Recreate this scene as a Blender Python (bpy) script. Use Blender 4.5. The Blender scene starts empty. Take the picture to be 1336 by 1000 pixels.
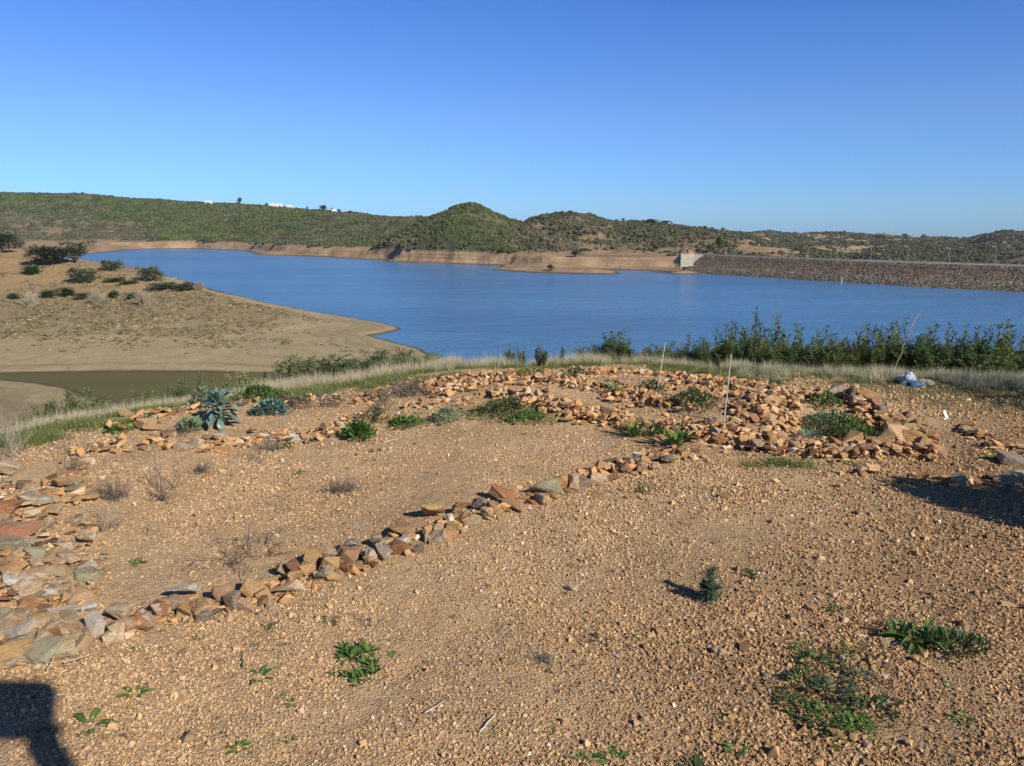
import bpy, bmesh, math, random
import numpy as np
from mathutils import Vector, Matrix, noise as mnoise
SC = bpy.context.scene
COL = SC.collection
R = math.radians
# ------------------------------------------------------------------ camera
IW, IH, FPX = 1336.0, 1000.0, 1003.0
CAM_H = 1.65
PITCH = math.atan((500 - 295) / FPX)
cd = bpy.data.cameras.new('camera'); cam = bpy.data.objects.new('camera', cd); COL.objects.link(cam)
cd.sensor_fit = 'HORIZONTAL'; cd.sensor_width = 36.0; cd.lens = 36.0 * FPX / IW
cd.clip_start = 0.05; cd.clip_end = 20000
cam.location = (0, 0, CAM_H); cam.rotation_euler = (math.pi / 2 - PITCH, 0, 0)
SC.camera = cam
# ------------------------------------------------------------------ sky and sun
SUN_EL = R(32.0)
SUN_DIR = Vector((0.70, -0.714, 0)).normalized() * math.cos(SUN_EL) + Vector((0, 0, math.sin(SUN_EL)))
world = bpy.data.worlds.new('World'); SC.world = world; world.use_nodes = True
wn = world.node_tree; wn.nodes.clear()
sky = wn.nodes.new('ShaderNodeTexSky'); sky.sky_type = 'NISHITA'; sky.sun_disc = False
sky.sun_elevation = SUN_EL; sky.sun_rotation = math.atan2(SUN_DIR.x, SUN_DIR.y)
sky.altitude = 100; sky.air_density = 1.0; sky.dust_density = 0.15; sky.ozone_density = 4.0
bg = wn.nodes.new('ShaderNodeBackground'); bg.inputs['Strength'].default_value = 0.13
wo = wn.nodes.new('ShaderNodeOutputWorld')
tcw = wn.nodes.new('ShaderNodeTexCoord'); sxw = wn.nodes.new('ShaderNodeSeparateXYZ'); wn.links.new(tcw.outputs['Generated'], sxw.inputs[0])
rmw = wn.nodes.new('ShaderNodeValToRGB'); wn.links.new(sxw.outputs[2], rmw.inputs[0])
for _k, (_p, _c) in enumerate([(0.0, (.27, .50, .95)), (.05, (.30, .50, .88)), (.13, (.38, .51, .81)), (.27, (.285, .475, .83)), (.42, (.26, .42, .72)), (.7, (.20, .27, .38))]):
    _e = rmw.color_ramp.elements[0] if _k == 0 else rmw.color_ramp.elements.new(_p)
    _e.position = _p; _e.color = _c + (1,)
rmw.color_ramp.elements[-1].color = (.16, .21, .28, 1)
mxw = wn.nodes.new('ShaderNodeMix'); mxw.data_type = 'RGBA'; mxw.blend_type = 'MULTIPLY'; mxw.inputs[0].default_value = 1.0
wn.links.new(sky.outputs[0], mxw.inputs[6]); wn.links.new(rmw.outputs[0], mxw.inputs[7]); wn.links.new(mxw.outputs[2], bg.inputs[0]); wn.links.new(bg.outputs[0], wo.inputs[0])
sl = bpy.data.lights.new('sun', 'SUN'); sl.energy = 5.0; sl.angle = R(0.53); sl.color = (1.0, 0.925, 0.80)
so = bpy.data.objects.new('sun', sl); COL.objects.link(so)
so.rotation_euler = SUN_DIR.to_track_quat('Z', 'Y').to_euler()
SC.view_settings.view_transform = 'Standard'; SC.view_settings.look = 'None'
SC.view_settings.gamma = 1; SC.view_settings.exposure = 0.36
SC.cycles.max_bounces = 5; SC.cycles.diffuse_bounces = 3; SC.cycles.transparent_max_bounces = 8
# ------------------------------------------------------------------ pixel <-> world helpers (lay-out only)
CP, SP = math.cos(PITCH), math.sin(PITCH)
def ray(px, py):
    cx = (px - IW / 2) / FPX; cy = (IH / 2 - py) / FPX
    return cx, CP + cy * SP, -SP + cy * CP
def at(px, py, z=0.0):
    x, y, zz = ray(px, py); t = (z - CAM_H) / zz
    return x * t, y * t
def atY(px, py, Y):
    x, y, z = ray(px, py); t = Y / y
    return x * t, Y, CAM_H + z * t
def proj(x, y, z):
    z = z - CAM_H
    d = y * CP - z * SP; v = y * SP + z * CP
    return IW / 2 + FPX * x / d, IH / 2 - FPX * v / d
W = CAM_H - 25.0        # water level of the reservoir
# ------------------------------------------------------------------ numpy noise
_rs = np.random.RandomState(7)
_perm = np.concatenate([_rs.permutation(256)] * 3)
_gr = np.stack([np.cos(np.arange(256) * 2.399963), np.sin(np.arange(256) * 2.399963)], 1)
def pn(x, y):
    x = np.asarray(x, float); y = np.asarray(y, float)
    xi = np.floor(x).astype(int); yi = np.floor(y).astype(int); xf = x - xi; yf = y - yi
    u = xf * xf * xf * (xf * (xf * 6 - 15) + 10); v = yf * yf * yf * (yf * (yf * 6 - 15) + 10)
    def g(ix, iy, dx, dy):
        h = _perm[_perm[ix & 255] + (iy & 255)]
        return _gr[h, 0] * dx + _gr[h, 1] * dy
    a = g(xi, yi, xf, yf); b = g(xi + 1, yi, xf - 1, yf); c = g(xi, yi + 1, xf, yf - 1); d = g(xi + 1, yi + 1, xf - 1, yf - 1)
    return (a + (b - a) * u + (c - a) * v + (a - b - c + d) * u * v) * 1.5
def fbm(x, y, o=4, gain=0.5):
    s = 0; a = 1.0; f = 1.0
    for i in range(o):
        s = s + a * pn(x * f + 17.3 * i, y * f - 9.1 * i); a *= gain; f *= 2.03
    return s
def ridged(x, y, o=4):
    s = 0; a = 1.0; f = 1.0
    for i in range(o):
        s = s + a * (1 - 2.2 * np.abs(pn(x * f + 5.3 * i, y * f + 3.7 * i))); a *= 0.5; f *= 2.1
    return s
def sm(t):
    t = np.clip(t, 0, 1); return t * t * (3 - 2 * t)
# ------------------------------------------------------------------ shorelines (world XY)
def wp(lst): return [at(px, py, W) for px, py in lst]
LAKE = wp([(40, 334), (120, 331), (165, 327), (190, 325), (250, 324.5), (320, 327), (338, 333), (420, 335), (500, 340), (506, 342), (560, 343.5), (620, 345.5), (654, 347),
           (650, 350), (640, 352.5), (700, 356.5), (770, 358), (806, 358), (808, 354.5), (780, 352), (830, 353), (905, 356.5), (1020, 363.5), (1100, 368.5), (1200, 374.5), (1336, 381.5), (1500, 392)]) + \
       [(330, 230), (330, 140), (150, 92), (60, 97), (25, 112)] + \
       wp([(640, 480), (592, 470), (572, 467), (558, 461), (553, 456), (528, 450), (502, 444), (481, 438.5), (500, 435.5), (525, 430.5), (518, 427), (495, 421), (440, 412), (400, 405), (345, 394), (300, 384), (262, 373), (225, 362), (180, 350), (120, 341), (60, 338)])
POND = wp([(-70, 491), (0, 488.5), (60, 487), (200, 486), (300, 487), (350, 488.5), (400, 492), (420, 500), (330, 520), (230, 530), (160, 524), (112, 514), (84, 506), (60, 502), (0, 494.5), (-60, 492.5)])
def sdpoly(P, x, y):
    P = np.array(P); n = len(P); best = np.full(x.shape, 1e18); ins = np.zeros(x.shape, bool)
    for i in range(n):
        ax, ay = P[i]; bx, by = P[(i + 1) % n]; ex, ey = bx - ax, by - ay
        t = np.clip(((x - ax) * ex + (y - ay) * ey) / (ex * ex + ey * ey + 1e-12), 0, 1)
        d = (x - ax - t * ex) ** 2 + (y - ay - t * ey) ** 2
        best = np.minimum(best, d)
        if ay != by:
            c = ((ay > y) != (by > y)) & (x < (bx - ax) * (y - ay) / (by - ay) + ax)
            ins ^= c
    return np.where(ins, -1, 1) * np.sqrt(best)
def shore_sd(x, y):
    r = np.hypot(x, y)
    wob = np.minimum(6, r * 0.012) * 0.35 * fbm(x / 14.0, y / 14.0, 3)
    return np.minimum(sdpoly(LAKE, x, y), sdpoly(POND, x, y)) + wob
# ------------------------------------------------------------------ plateau edge and ridge layers (world polar)
EDGE_PX = [(-120, 600), (0, 573), (100, 558), (200, 543), (330, 521), (450, 504), (560, 488), (640, 480), (760, 475), (900, 480), (1000, 485), (1100, 490), (1200, 494), (1336, 500), (1500, 508)]
_e = np.array([at(a, b) for a, b in EDGE_PX]); E_TH = np.arctan2(_e[:, 0], _e[:, 1]); E_R = np.hypot(_e[:, 0], _e[:, 1])
E_TH = np.concatenate([[-3.2, -1.6, -0.9], E_TH, [1.0, 1.6, 3.2]]); E_R = np.concatenate([[40, 9, 5.8], E_R, [11, 16, 40]])
class Ridge:
    # crest points: pixel, depth Y, front depth Yf (where the slope starts), run behind the crest
    def __init__(s, pts, back=200, amp=6, scale=70, base=None, power=1.0, lead=45):
        P = [atY(px, py, Y) for px, py, Y, Yf in pts]
        th = np.array([math.atan2(p[0], p[1]) for p in P]); o = np.argsort(th)
        s.th = th[o]; s.r = np.array([math.hypot(p[0], p[1]) for p in P])[o]; s.z = np.array([p[2] for p in P])[o] - (0 if lead == 12 else 2.2)
        s.rf = np.array([q[3] / math.cos(t) for q, t in zip(pts, th)])[o]
        s.back = back; s.amp = amp; s.scale = scale; s.power = power; s.lead = lead
        s.base = base if base is not None else W + 7.0
    def __call__(s, x, y, th, r):
        rc = np.interp(th, s.th, s.r); zc = np.interp(th, s.th, s.z); rf = np.interp(th, s.th, s.rf)
        t = (r - rf) / (rc - rf)
        front = sm(np.clip(t, 0, 1)) * 0.55 + np.clip(t, 0, 1) * 0.45
        bk = 1 - sm((r - rc) / s.back)
        prof = np.where(r < rc, np.power(front, s.power), bk)
        side = sm((th - s.th[0]) / 0.06) * sm((s.th[-1] - th) / 0.06)
        n = ridged(x / s.scale, y / s.scale, 4) - 1.0
        n2 = fbm(x / 16.0, y / 16.0, 3)
        env = np.clip(t, 0, 1) * np.where(r < rc, np.clip(1.15 - t, 0.15, 1), 0.3)
        h = s.base + (zc - s.base) * prof + s.amp * n * env * 1.4 + n2 * env * 1.6
        return s.base - 30 + (h - s.base + 30) * np.where(r > rc, np.clip(bk + .0, 0, 1), 1) * side * sm(1 + (r - rf) / s.lead)
RIDGES = {
 'left': Ridge([(-500, 240, 1250, 800), (-200, 246, 1250, 840), (0, 250, 1250, 870), (100, 251, 1250, 880), (160, 257, 1230, 880), (300, 266, 1200, 830), (370, 269, 1180, 700), (430, 275, 1150, 650), (500, 280, 1100, 640),
                (560, 284, 1100, 640), (640, 291, 1100, 640), (760, 299, 1100, 700)], back=300, amp=9, scale=110),
 'cone': Ridge([(400, 331, 640, 590), (440, 329, 630, 590), (470, 323, 620, 580), (505, 309, 610, 560), (528, 296, 612, 545), (548, 285, 615, 520), (575, 274, 615, 502), (596, 265, 622, 500), (613, 261, 625, 500), (636, 268.5, 622, 498),
                (662, 281, 620, 498), (690, 292, 620, 498), (722, 312, 620, 498), (770, 334, 620, 500)], back=110, amp=3.5, scale=45),
 'mid': Ridge([(610, 330, 700, 520), (660, 302, 700, 515), (678, 291, 700, 500), (694, 279, 700, 490), (708, 275, 700, 480), (742, 274.5, 705, 475), (768, 279, 710, 470), (800, 285, 720, 465), (850, 288, 725, 460), (900, 294, 735, 460),
               (950, 302, 760, 470), (1005, 315, 780, 480), (1060, 330, 800, 500)], back=200, amp=8, scale=60, power=1.15),
 'tan': Ridge([(830, 335, 500, 450), (875, 322, 530, 455), (905, 311, 560, 455), (945, 306, 570, 455), (975, 308, 570, 455), (1010, 317, 570, 450), (1050, 327, 560, 445), (1120, 336, 540, 440)], back=90, amp=3, scale=40),
 'far': Ridge([(860, 299, 1700, 1050), (940, 300.5, 1700, 1050), (970, 303.5, 1700, 1050), (1010, 302, 1700, 1050), (1050, 304, 1700, 1050), (1100, 302.5, 1750, 1000), (1140, 305.5, 1750, 1000), (1160, 305, 1800, 1000), (1205, 309, 1800, 1000), (1235, 306.5, 1800, 1000), (1262, 310, 1700, 950), (1290, 305, 1450, 850), (1310, 302, 1400, 800),
               (1345, 303, 1400, 800), (1420, 297, 1400, 800), (1560, 290, 1400, 800), (1800, 280, 1400, 700)], back=400, amp=16, scale=130, base=W - 6),
 'fara': Ridge([(980, 330, 700, 520), (1030, 322, 760, 520), (1080, 317, 820, 520), (1150, 316, 900, 540), (1190, 326, 900, 560), (1240, 332, 900, 560), (1300, 326, 900, 560), (1360, 324, 850, 520), (1500, 315, 850, 500), (1700, 310, 850, 450)], back=200, amp=9, scale=80, base=W - 6),
}
KNOLL = Ridge([(-500, 318, 270, 110), (-200, 320, 290, 125), (-60, 321, 300, 140), (20, 324, 300, 150), (60, 332, 285, 150), (120, 346, 262, 150), (160, 355, 246, 150), (200, 364, 232, 150), (240, 373, 220, 152), (270, 381, 212, 152), (310, 393, 204, 152), (380, 408, 196, 152), (440, 421, 186, 150), (480, 431, 178, 150)],
              back=45, amp=0.7, scale=22, base=W + 1.0, lead=12)
def near_z(x, y, th, r):
    re = np.interp(th, E_TH, E_R); d = r - re
    front = sm((1.45 - np.abs(th)) / 0.25)
    drop = 0.16 * np.clip(d, 0, 2) + 0.34 * np.clip(d - 0.8, 0, 5000)
    back = 0.2 * np.clip(r - 60, 0, 1e5)
    z = -np.where(d > 0, drop, 0) * front - back * (1 - front)
    k = np.exp(-np.clip(d, 0, 400) / 12)
    z = z + k * (0.030 * fbm(x / 1.7, y / 1.7, 3) + 0.006 * fbm(x / 0.25, y / 0.25, 3) * np.clip(2 - r / 20, 0, 1)) + (1 - k) * 0.35 * fbm(x / 9, y / 9, 3)
    def bump(px, py, rx, ry, h):
        cx, cy = at(px, py)
        return h * np.exp(-((x - cx) / rx) ** 2 - ((y - cy) / ry) ** 2)
    z = z + bump(700, 515, 1.3, .7, .10) + bump(860, 515, 1.3, .7, .10) + bump(1000, 548, .7, .5, .10) + bump(1110, 540, 0.9, .3, .07) - bump(1090, 562, .5, .28, .10)
    z = z + bump(30, 690, .45, .9, .10) + bump(300, 545, 1.2, .5, .05)
    return z
def H(x, y):
    x = np.asarray(x, float); y = np.asarray(y, float)
    r = np.hypot(x, y); th = np.arctan2(x, y)
    sd = np.where(r < 60, 50.0, 0.0); far = r >= 60
    if far.any(): sd[far] = shore_sd(x[far], y[far])
    top = np.where(r < 112, 1.3, np.where(th < 0.02, 1.3 + 1.9 * sm((r - 112) / 40) + 4 * sm((r - 330) / 60), 7.2))
    top = np.where((r < 260) & (th >= .02), 1.3, top)
    top = top - 26 * sm((th - .20) / .07) * sm((y - (404 - (x - 96) * 1.25) - 30) / 60) * sm((r - 200) / 60)
    land = W + top * (1 - np.exp(-np.clip(sd, 0, None) / np.where(r < 300, 22.0, 42.0))) + 0.35 * fbm(x / 19, y / 19, 4) * sm(sd / 8)
    z = np.where(sd > 0, land, W - np.clip(-sd * 0.12, 0, 7))
    fade = sm(sd / 14.0)
    nz = near_z(x, y, th, r)
    nearmask = (r < 260) | (np.abs(th) > 1.2)
    z = np.where(nearmask, np.maximum(z, W - 1 + (nz - W + 1) * fade), z)
    k = r > 100
    z = z - np.clip(r - 2000, 0, None) * .25
    tx_, ty_ = atY(896, 345, 413)[:2]; z = z + 2.8 * np.exp(-((x - tx_ + 3) / 9) ** 2 - ((y - ty_ - 2) / 6) ** 2)
    if k.any():
        zz = z[k]; X, Y, T, RR, F = x[k], y[k], th[k], r[k], fade[k]
        lay = [KNOLL(X, Y, T, RR)]
        for q in RIDGES.values(): lay.append(q(X, Y, T, RR))
        for i, l in enumerate(lay):
            m = (np.abs(T) < 1.15)
            l = W - 2 + (l - W + 2) * (F if i else sm(sd[k] / 22.0))
            zz = np.where(m, np.maximum(zz, l), zz)
        z[k] = np.where(RR > 2050, z[k], zz)
    return z
def hz(x, y): return float(H(np.array([x]), np.array([y]))[0])
# ------------------------------------------------------------------ mesh + node helpers
def tag(o, label=None, cat=None, group=None, kind=None):
    if label: o['label'] = label
    if cat: o['category'] = cat
    if group: o['group'] = group
    if kind: o['kind'] = kind
    return o
def mesh_np(name, V, F, mat=None, smooth=False):
    me = bpy.data.meshes.new(name)
    V = np.asarray(V, np.float32); F = np.asarray(F, np.int32); k = F.shape[1]
    me.vertices.add(len(V)); me.vertices.foreach_set('co', V.ravel())
    me.loops.add(F.size); me.loops.foreach_set('vertex_index', F.ravel())
    me.polygons.add(len(F)); me.polygons.foreach_set('loop_start', np.arange(len(F), dtype=np.int32) * k)
    me.update(calc_edges=True)
    if mat: me.materials.append(mat)
    me.polygons.foreach_set('use_smooth', np.full(len(F), smooth))
    return me
def attr(me, name, vals):
    a = me.attributes.new(name, 'FLOAT', 'POINT'); a.data.foreach_set('value', np.asarray(vals, np.float32))
def link(name, me, loc=(0, 0, 0), parent=None):
    o = bpy.data.objects.new(name, me); COL.objects.link(o); o.location = loc
    if parent is not None: o.parent = parent
    return o
class NT:
    def __init__(s, name):
        s.m = bpy.data.materials.new(name); s.m.use_nodes = True; s.t = s.m.node_tree; s.t.nodes.clear()
        s.out = s.n('ShaderNodeOutputMaterial')
    def n(s, typ, **kw):
        nd = s.t.nodes.new(typ)
        for k, v in kw.items(): setattr(nd, k, v)
        return nd
    def l(s, a, b): s.t.links.new(a, b)
    def noise(s, vec, scale, detail=4, rough=0.55, dist=0.0):
        nd = s.n('ShaderNodeTexNoise'); nd.inputs['Scale'].default_value = scale; nd.inputs['Detail'].default_value = detail
        nd.inputs['Roughness'].default_value = rough; nd.inputs['Distortion'].default_value = dist
        if vec is not None: s.l(vec, nd.inputs['Vector'])
        return nd.outputs[0]
    def voro(s, vec, scale, out='Color', feature='F1'):
        nd = s.n('ShaderNodeTexVoronoi'); nd.feature = feature; nd.inputs['Scale'].default_value = scale; s.l(vec, nd.inputs['Vector']); return nd.outputs[out]
    def ramp(s, fac, stops, interp='LINEAR'):
        nd = s.n('ShaderNodeValToRGB'); nd.color_ramp.interpolation = interp
        el = nd.color_ramp.elements
        while len(el) < len(stops): el.new(0.5)
        for e, (p, c) in zip(el, stops):
            e.position = p; e.color = tuple(c) + (1,) if len(c) == 3 else c
        s.l(fac, nd.inputs[0]); return nd.outputs[0]
    def mix(s, fac, a, b, mode='MIX'):
        nd = s.n('ShaderNodeMix'); nd.data_type = 'RGBA'; nd.blend_type = mode
        for k, v in ((0, fac), (6, a), (7, b)):
            if isinstance(v, (int, float)): nd.inputs[k].default_value = v
            elif isinstance(v, tuple): nd.inputs[k].default_value = v + (1,) if len(v) == 3 else v
            else: s.l(v, nd.inputs[k])
        return nd.outputs[2]
    def math(s, op, a, b=None, c=None, clamp=False):
        nd = s.n('ShaderNodeMath'); nd.operation = op; nd.use_clamp = clamp
        for k, v in ((0, a), (1, b), (2, c)):
            if v is None: continue
            if isinstance(v, (int, float)): nd.inputs[k].default_value = v
            else: s.l(v, nd.inputs[k])
        return nd.outputs[0]
    def rng(s, v, a, b, c=0.0, d=1.0):
        nd = s.n('ShaderNodeMapRange'); s.l(v, nd.inputs[0])
        for i, q in enumerate((a, b, c, d)): nd.inputs[i + 1].default_value = q
        return nd.outputs[0]
    def scalev(s, vec, sc):
        nd = s.n('ShaderNodeVectorMath'); nd.operation = 'MULTIPLY'; s.l(vec, nd.inputs[0]); nd.inputs[1].default_value = sc; return nd.outputs[0]
    def bump(s, h, strength, dist=0.01, normal=None):
        nd = s.n('ShaderNodeBump'); nd.inputs['Strength'].default_value = strength; nd.inputs['Distance'].default_value = dist; s.l(h, nd.inputs['Height'])
        if normal is not None: s.l(normal, nd.inputs['Normal'])
        return nd.outputs[0]
    def bsdf(s, color, rough=0.9, spec=0.2, normal=None, transl=0.0):
        p = s.n('ShaderNodeBsdfPrincipled')
        if isinstance(color, tuple): p.inputs['Base Color'].default_value = color + (1,)
        else: s.l(color, p.inputs['Base Color'])
        if isinstance(rough, float): p.inputs['Roughness'].default_value = rough
        else: s.l(rough, p.inputs['Roughness'])
        p.inputs['Specular IOR Level'].default_value = spec
        if normal is not None: s.l(normal, p.inputs['Normal'])
        o = p.outputs[0]
        if transl:
            t = s.n('ShaderNodeBsdfTranslucent')
            if isinstance(color, tuple): t.inputs[0].default_value = color + (1,)
            else: s.l(color, t.inputs[0])
            mx = s.n('ShaderNodeMixShader'); mx.inputs[0].default_value = transl; s.l(o, mx.inputs[1]); s.l(t.outputs[0], mx.inputs[2]); o = mx.outputs[0]
        s.l(o, s.out.inputs[0]); return p
def geo(nt): return nt.n('ShaderNodeNewGeometry').outputs['Position']
def sepz(nt, v):
    s = nt.n('ShaderNodeSeparateXYZ'); nt.l(v, s.inputs[0]); return s.outputs[2]
def oinfo(nt): return nt.n('ShaderNodeObjectInfo')
def attrn(nt, name):
    a = nt.n('ShaderNodeAttribute'); a.attribute_name = name; return a.outputs['Fac']
# ------------------------------------------------------------------ materials
def m_ground():
    t = NT('gravelly_soil'); p = geo(t)
    big = t.noise(p, 0.55, 4, 0.6); mid = t.noise(p, 4.0, 5, 0.65); fine = t.noise(p, 60, 4, 0.7)
    cell = t.voro(p, 95); sep = t.n('ShaderNodeSeparateColor'); t.l(cell, sep.inputs[0])
    peb = t.ramp(sep.outputs[0], [(0, (.12, .075, .045)), (.2, (.30, .20, .11)), (.5, (.46, .315, .175)), (.72, (.54, .35, .185)), (.88, (.42, .32, .21)), (1, (.70, .58, .43))])
    soil = t.ramp(big, [(.3, (.30, .20, .11)), (.5, (.43, .29, .16)), (.68, (.56, .39, .215))])
    c = t.mix(0.45, soil, peb)
    c = t.mix(t.rng(mid, .35, .7, 0, .45), c, t.mix(0.5, c, (.20, .115, .06)))
    c = t.mix(t.rng(fine, .3, .7, 0, .35), c, (.50, .36, .21))
    c = t.mix(t.math('MULTIPLY', attrn(t, 'brown'), .62), c, t.mix(1.0, c, (.52, .47, .43), 'MULTIPLY'))
    g = attrn(t, 'green')
    gm = t.math('MULTIPLY', g, t.rng(t.noise(p, 9, 5, .7), .35, .62), clamp=True)
    c = t.mix(gm, c, t.ramp(t.noise(p, 30, 3), [(.35, (.07, .085, .03)), (.65, (.17, .18, .075))]))
    dz = t.rng(t.noise(t.scalev(p, (1.2, 1.2, 1.2)), 1.3, 5, .7), .55, .72, 0, .5)
    c = t.mix(dz, c, t.mix(0.6, c, (.13, .10, .07)))
    h = t.math('ADD', t.math('MULTIPLY', t.voro(p, 95, 'Distance'), -1.0), t.math('MULTIPLY', fine, .5))
    nb = t.bump(h, .9, .006); nb = t.bump(t.noise(p, 14, 6, .7), .6, .03, nb)
    t.bsdf(c, .95, .1, nb); return t.m
def m_shore():
    t = NT('dry_bank'); p = geo(t); z = sepz(t, p)
    n1 = t.noise(p, .05, 5, .6); n2 = t.noise(p, .35, 6, .7); n3 = t.noise(p, 1.6, 6, .75)
    zz = t.math('ADD', z, t.math('MULTIPLY', t.math('SUBTRACT', n1, .5), 1.6))
    sand = t.ramp(n2, [(.25, (.38, .30, .165)), (.5, (.49, .395, .225)), (.75, (.57, .47, .28))])
    # old strand lines left by the falling water
    lines = t.noise(t.scalev(zz and p, (.012, .012, 2.4)), 1.0, 3, .6)
    sand = t.mix(t.rng(lines, .5, .62, 0, .45), sand, (.22, .16, .095))
    sand = t.mix(t.rng(lines, .48, .36, 0, .35), sand, (.45, .35, .21))
    veg = t.ramp(n3, [(.3, (.19, .15, .085)), (.45, (.35, .27, .15)), (.62, (.48, .37, .20)), (.8, (.54, .41, .23))])
    orange = t.ramp(n2, [(.3, (.44, .29, .14)), (.7, (.56, .38, .19))])
    up = t.rng(zz, W + 2.4, W + 3.8); up2 = t.rng(zz, W + 6.6, W + 8.2)
    c = t.mix(up, sand, veg); c = t.mix(up2, c, orange)
    c = t.mix(t.math('MULTIPLY', t.rng(n3, .47, .60, 0, .8), t.math('ADD', t.math('MULTIPLY', up, .8), .12)), c, (.21, .175, .10))
    wet = t.rng(z, W + .22, W + .08)
    c = t.mix(wet, c, (.14, .11, .065))
    gr = t.noise(p, 5.0, 5, .8); c = t.mix(t.rng(gr, .52, .68, 0, .5), c, t.mix(.6, c, (.10, .075, .045))); c = t.mix(t.rng(gr, .42, .30, 0, .4), c, (.52, .42, .27))
    nb = t.bump(n3, .9, .8); nb = t.bump(gr, .8, .25, nb)
    t.bsdf(c, .95, .1, nb); return t.m
def m_hills():
    t = NT('scrub_hillside'); p = geo(t); z = sepz(t, p)
    n1 = t.noise(p, .012, 5, .6); n2 = t.noise(p, .06, 6, .68); n3 = t.noise(p, .4, 5, .75)
    bank = t.ramp(n2, [(.25, (.21, .14, .085)), (.45, (.32, .215, .125)), (.6, (.42, .30, .175)), (.8, (.50, .38, .24))])
    lines = t.noise(t.scalev(p, (.008, .008, 1.6)), 1.0, 3, .6)
    bank = t.mix(t.rng(lines, .5, .62, 0, .6), bank, (.17, .11, .07))
    soil = t.ramp(n2, [(.3, (.085, .078, .045)), (.5, (.14, .12, .07)), (.68, (.22, .17, .10)), (.8, (.32, .22, .13))])
    soil = t.mix(attrn(t, 'tan'), soil, t.ramp(n2, [(.3, (.20, .145, .09)), (.6, (.33, .235, .14))]))
    scr = t.ramp(n3, [(.3, (.040, .045, .024)), (.5, (.078, .080, .042)), (.75, (.13, .12, .065))])
    dens = attrn(t, 'dens')
    f = t.math('MULTIPLY', dens, t.rng(n3, .25, .5, .35, 1), clamp=True)
    c = t.mix(f, soil, scr)
    zz = t.math('ADD', z, t.math('MULTIPLY', t.math('SUBTRACT', n2, .5), 5.0))
    c = t.mix(t.rng(zz, W + 7.2, W + 9.0), bank, c)
    wet = t.rng(z, W + .7, W + .2)
    c = t.mix(wet, c, (.11, .085, .055))
    nb = t.bump(n3, .7, 2.0); nb = t.bump(t.noise(p, 1.4, 4, .7), .5, .5, nb)
    t.bsdf(c, .95, .08, nb); return t.m
def m_water(name, c1, c2, rough, bs, scl):
    t = NT(name); p = geo(t)
    w1 = t.noise(t.scalev(p, (scl * 0.9, scl * 1.3, 1)), 1.0, 5, .62, .3)
    w2 = t.noise(t.scalev(p, (scl * .12, scl * .2, 1)), 1.0, 3, .5)
    pat = t.noise(t.scalev(p, (.006, .022, 1)), 1.0, 5, .68)
    nb = t.bump(w1, bs, .5); nb = t.bump(w2, bs * .35, 2.0, nb)
    c = t.mix(t.rng(pat, .35, .65), c1, c2)
    b = t.bsdf(c, rough, .5 if name == 'lake_water' else 0.0, nb); b.inputs['IOR'].default_value = 1.33 if name == 'lake_water' else 1.06
    return t.m
def m_rock():
    t = NT('rock'); oi = oinfo(t); tc = t.n('ShaderNodeTexCoord')
    v = t.n('ShaderNodeVectorMath'); v.operation = 'ADD'; t.l(tc.outputs['Object'], v.inputs[0])
    cmb = t.n('ShaderNodeCombineXYZ'); m = t.math('MULTIPLY', oi.outputs['Random'], 40.0); t.l(m, cmb.inputs[0]); t.l(m, cmb.inputs[1]); t.l(cmb.outputs[0], v.inputs[1]); v = v.outputs[0]
    n1 = t.noise(v, 2.2, 5, .65, .4); n2 = t.noise(v, 9, 5, .7); n3 = t.noise(v, 28, 3, .7)
    base = oi.outputs['Color']
    n0 = t.noise(v, 1.15, 4, .6, .8)
    c = t.mix(t.rng(n0, .54, .58, 0, .6), base, t.mix(.6, base, (.44, .20, .085)))
    c = t.mix(t.rng(n0, .43, .39, 0, .6), c, t.mix(.5, base, (.60, .50, .34)))
    c = t.mix(t.rng(n1, .38, .62, 0, .45), c, t.mix(1.0, c, (.90, .66, .48), 'MULTIPLY'))
    c = t.mix(t.rng(n2, .52, .72, 0, .5), c, t.mix(.55, base, (.62, .50, .34)))
    c = t.mix(t.rng(n2, .42, .30, 0, .55), c, t.mix(.6, base, (.14, .09, .06)))
    al = t.n('ShaderNodeSeparateColor'); t.l(base, al.inputs[0])
    vein = t.rng(t.noise(v, 1.6, 3, .5, 1.2), .56, .60, 0, .75)
    c = t.mix(t.math('MULTIPLY', vein, t.math('GREATER_THAN', oi.outputs['Random'], .8)), c, (.70, .60, .50))
    sz_ = t.n('ShaderNodeSeparateXYZ'); t.l(tc.outputs['Object'], sz_.inputs[0])
    c = t.mix(t.rng(t.math('ADD', sz_.outputs[2], t.math('MULTIPLY', t.math('SUBTRACT', n2, .5), .5)), .0, -.4, 0, .35), c, (.46, .31, .17))
    nb = t.bump(n2, .7, .09); nb = t.bump(n3, .6, .04, nb)
    t.bsdf(c, .88, .2, nb); return t.m
def m_pebble():
    t = NT('pebble'); oi = oinfo(t); r = oi.outputs['Random']
    c = t.ramp(r, [(0, (.11, .075, .05)), (.14, (.28, .18, .095)), (.32, (.47, .305, .155)), (.52, (.59, .37, .175)), (.68, (.60, .43, .24)), (.79, (.33, .235, .15)), (.88, (.50, .265, .14)), (.972, (.60, .46, .29)), (1, (.80, .71, .57))])
    p = geo(t); n = t.noise(p, 120, 3, .6)
    c = t.mix(t.rng(n, .35, .65, 0, .35), c, (.36, .22, .11))
    a = t.n('ShaderNodeAttribute'); a.attribute_type = 'INSTANCER'; a.attribute_name = 'brown'
    c = t.mix(t.math('MULTIPLY', a.outputs['Fac'], .55), c, t.mix(1.0, c, (.58, .52, .47), 'MULTIPLY'))
    t.bsdf(c, .9, .15); return t.m
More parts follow.
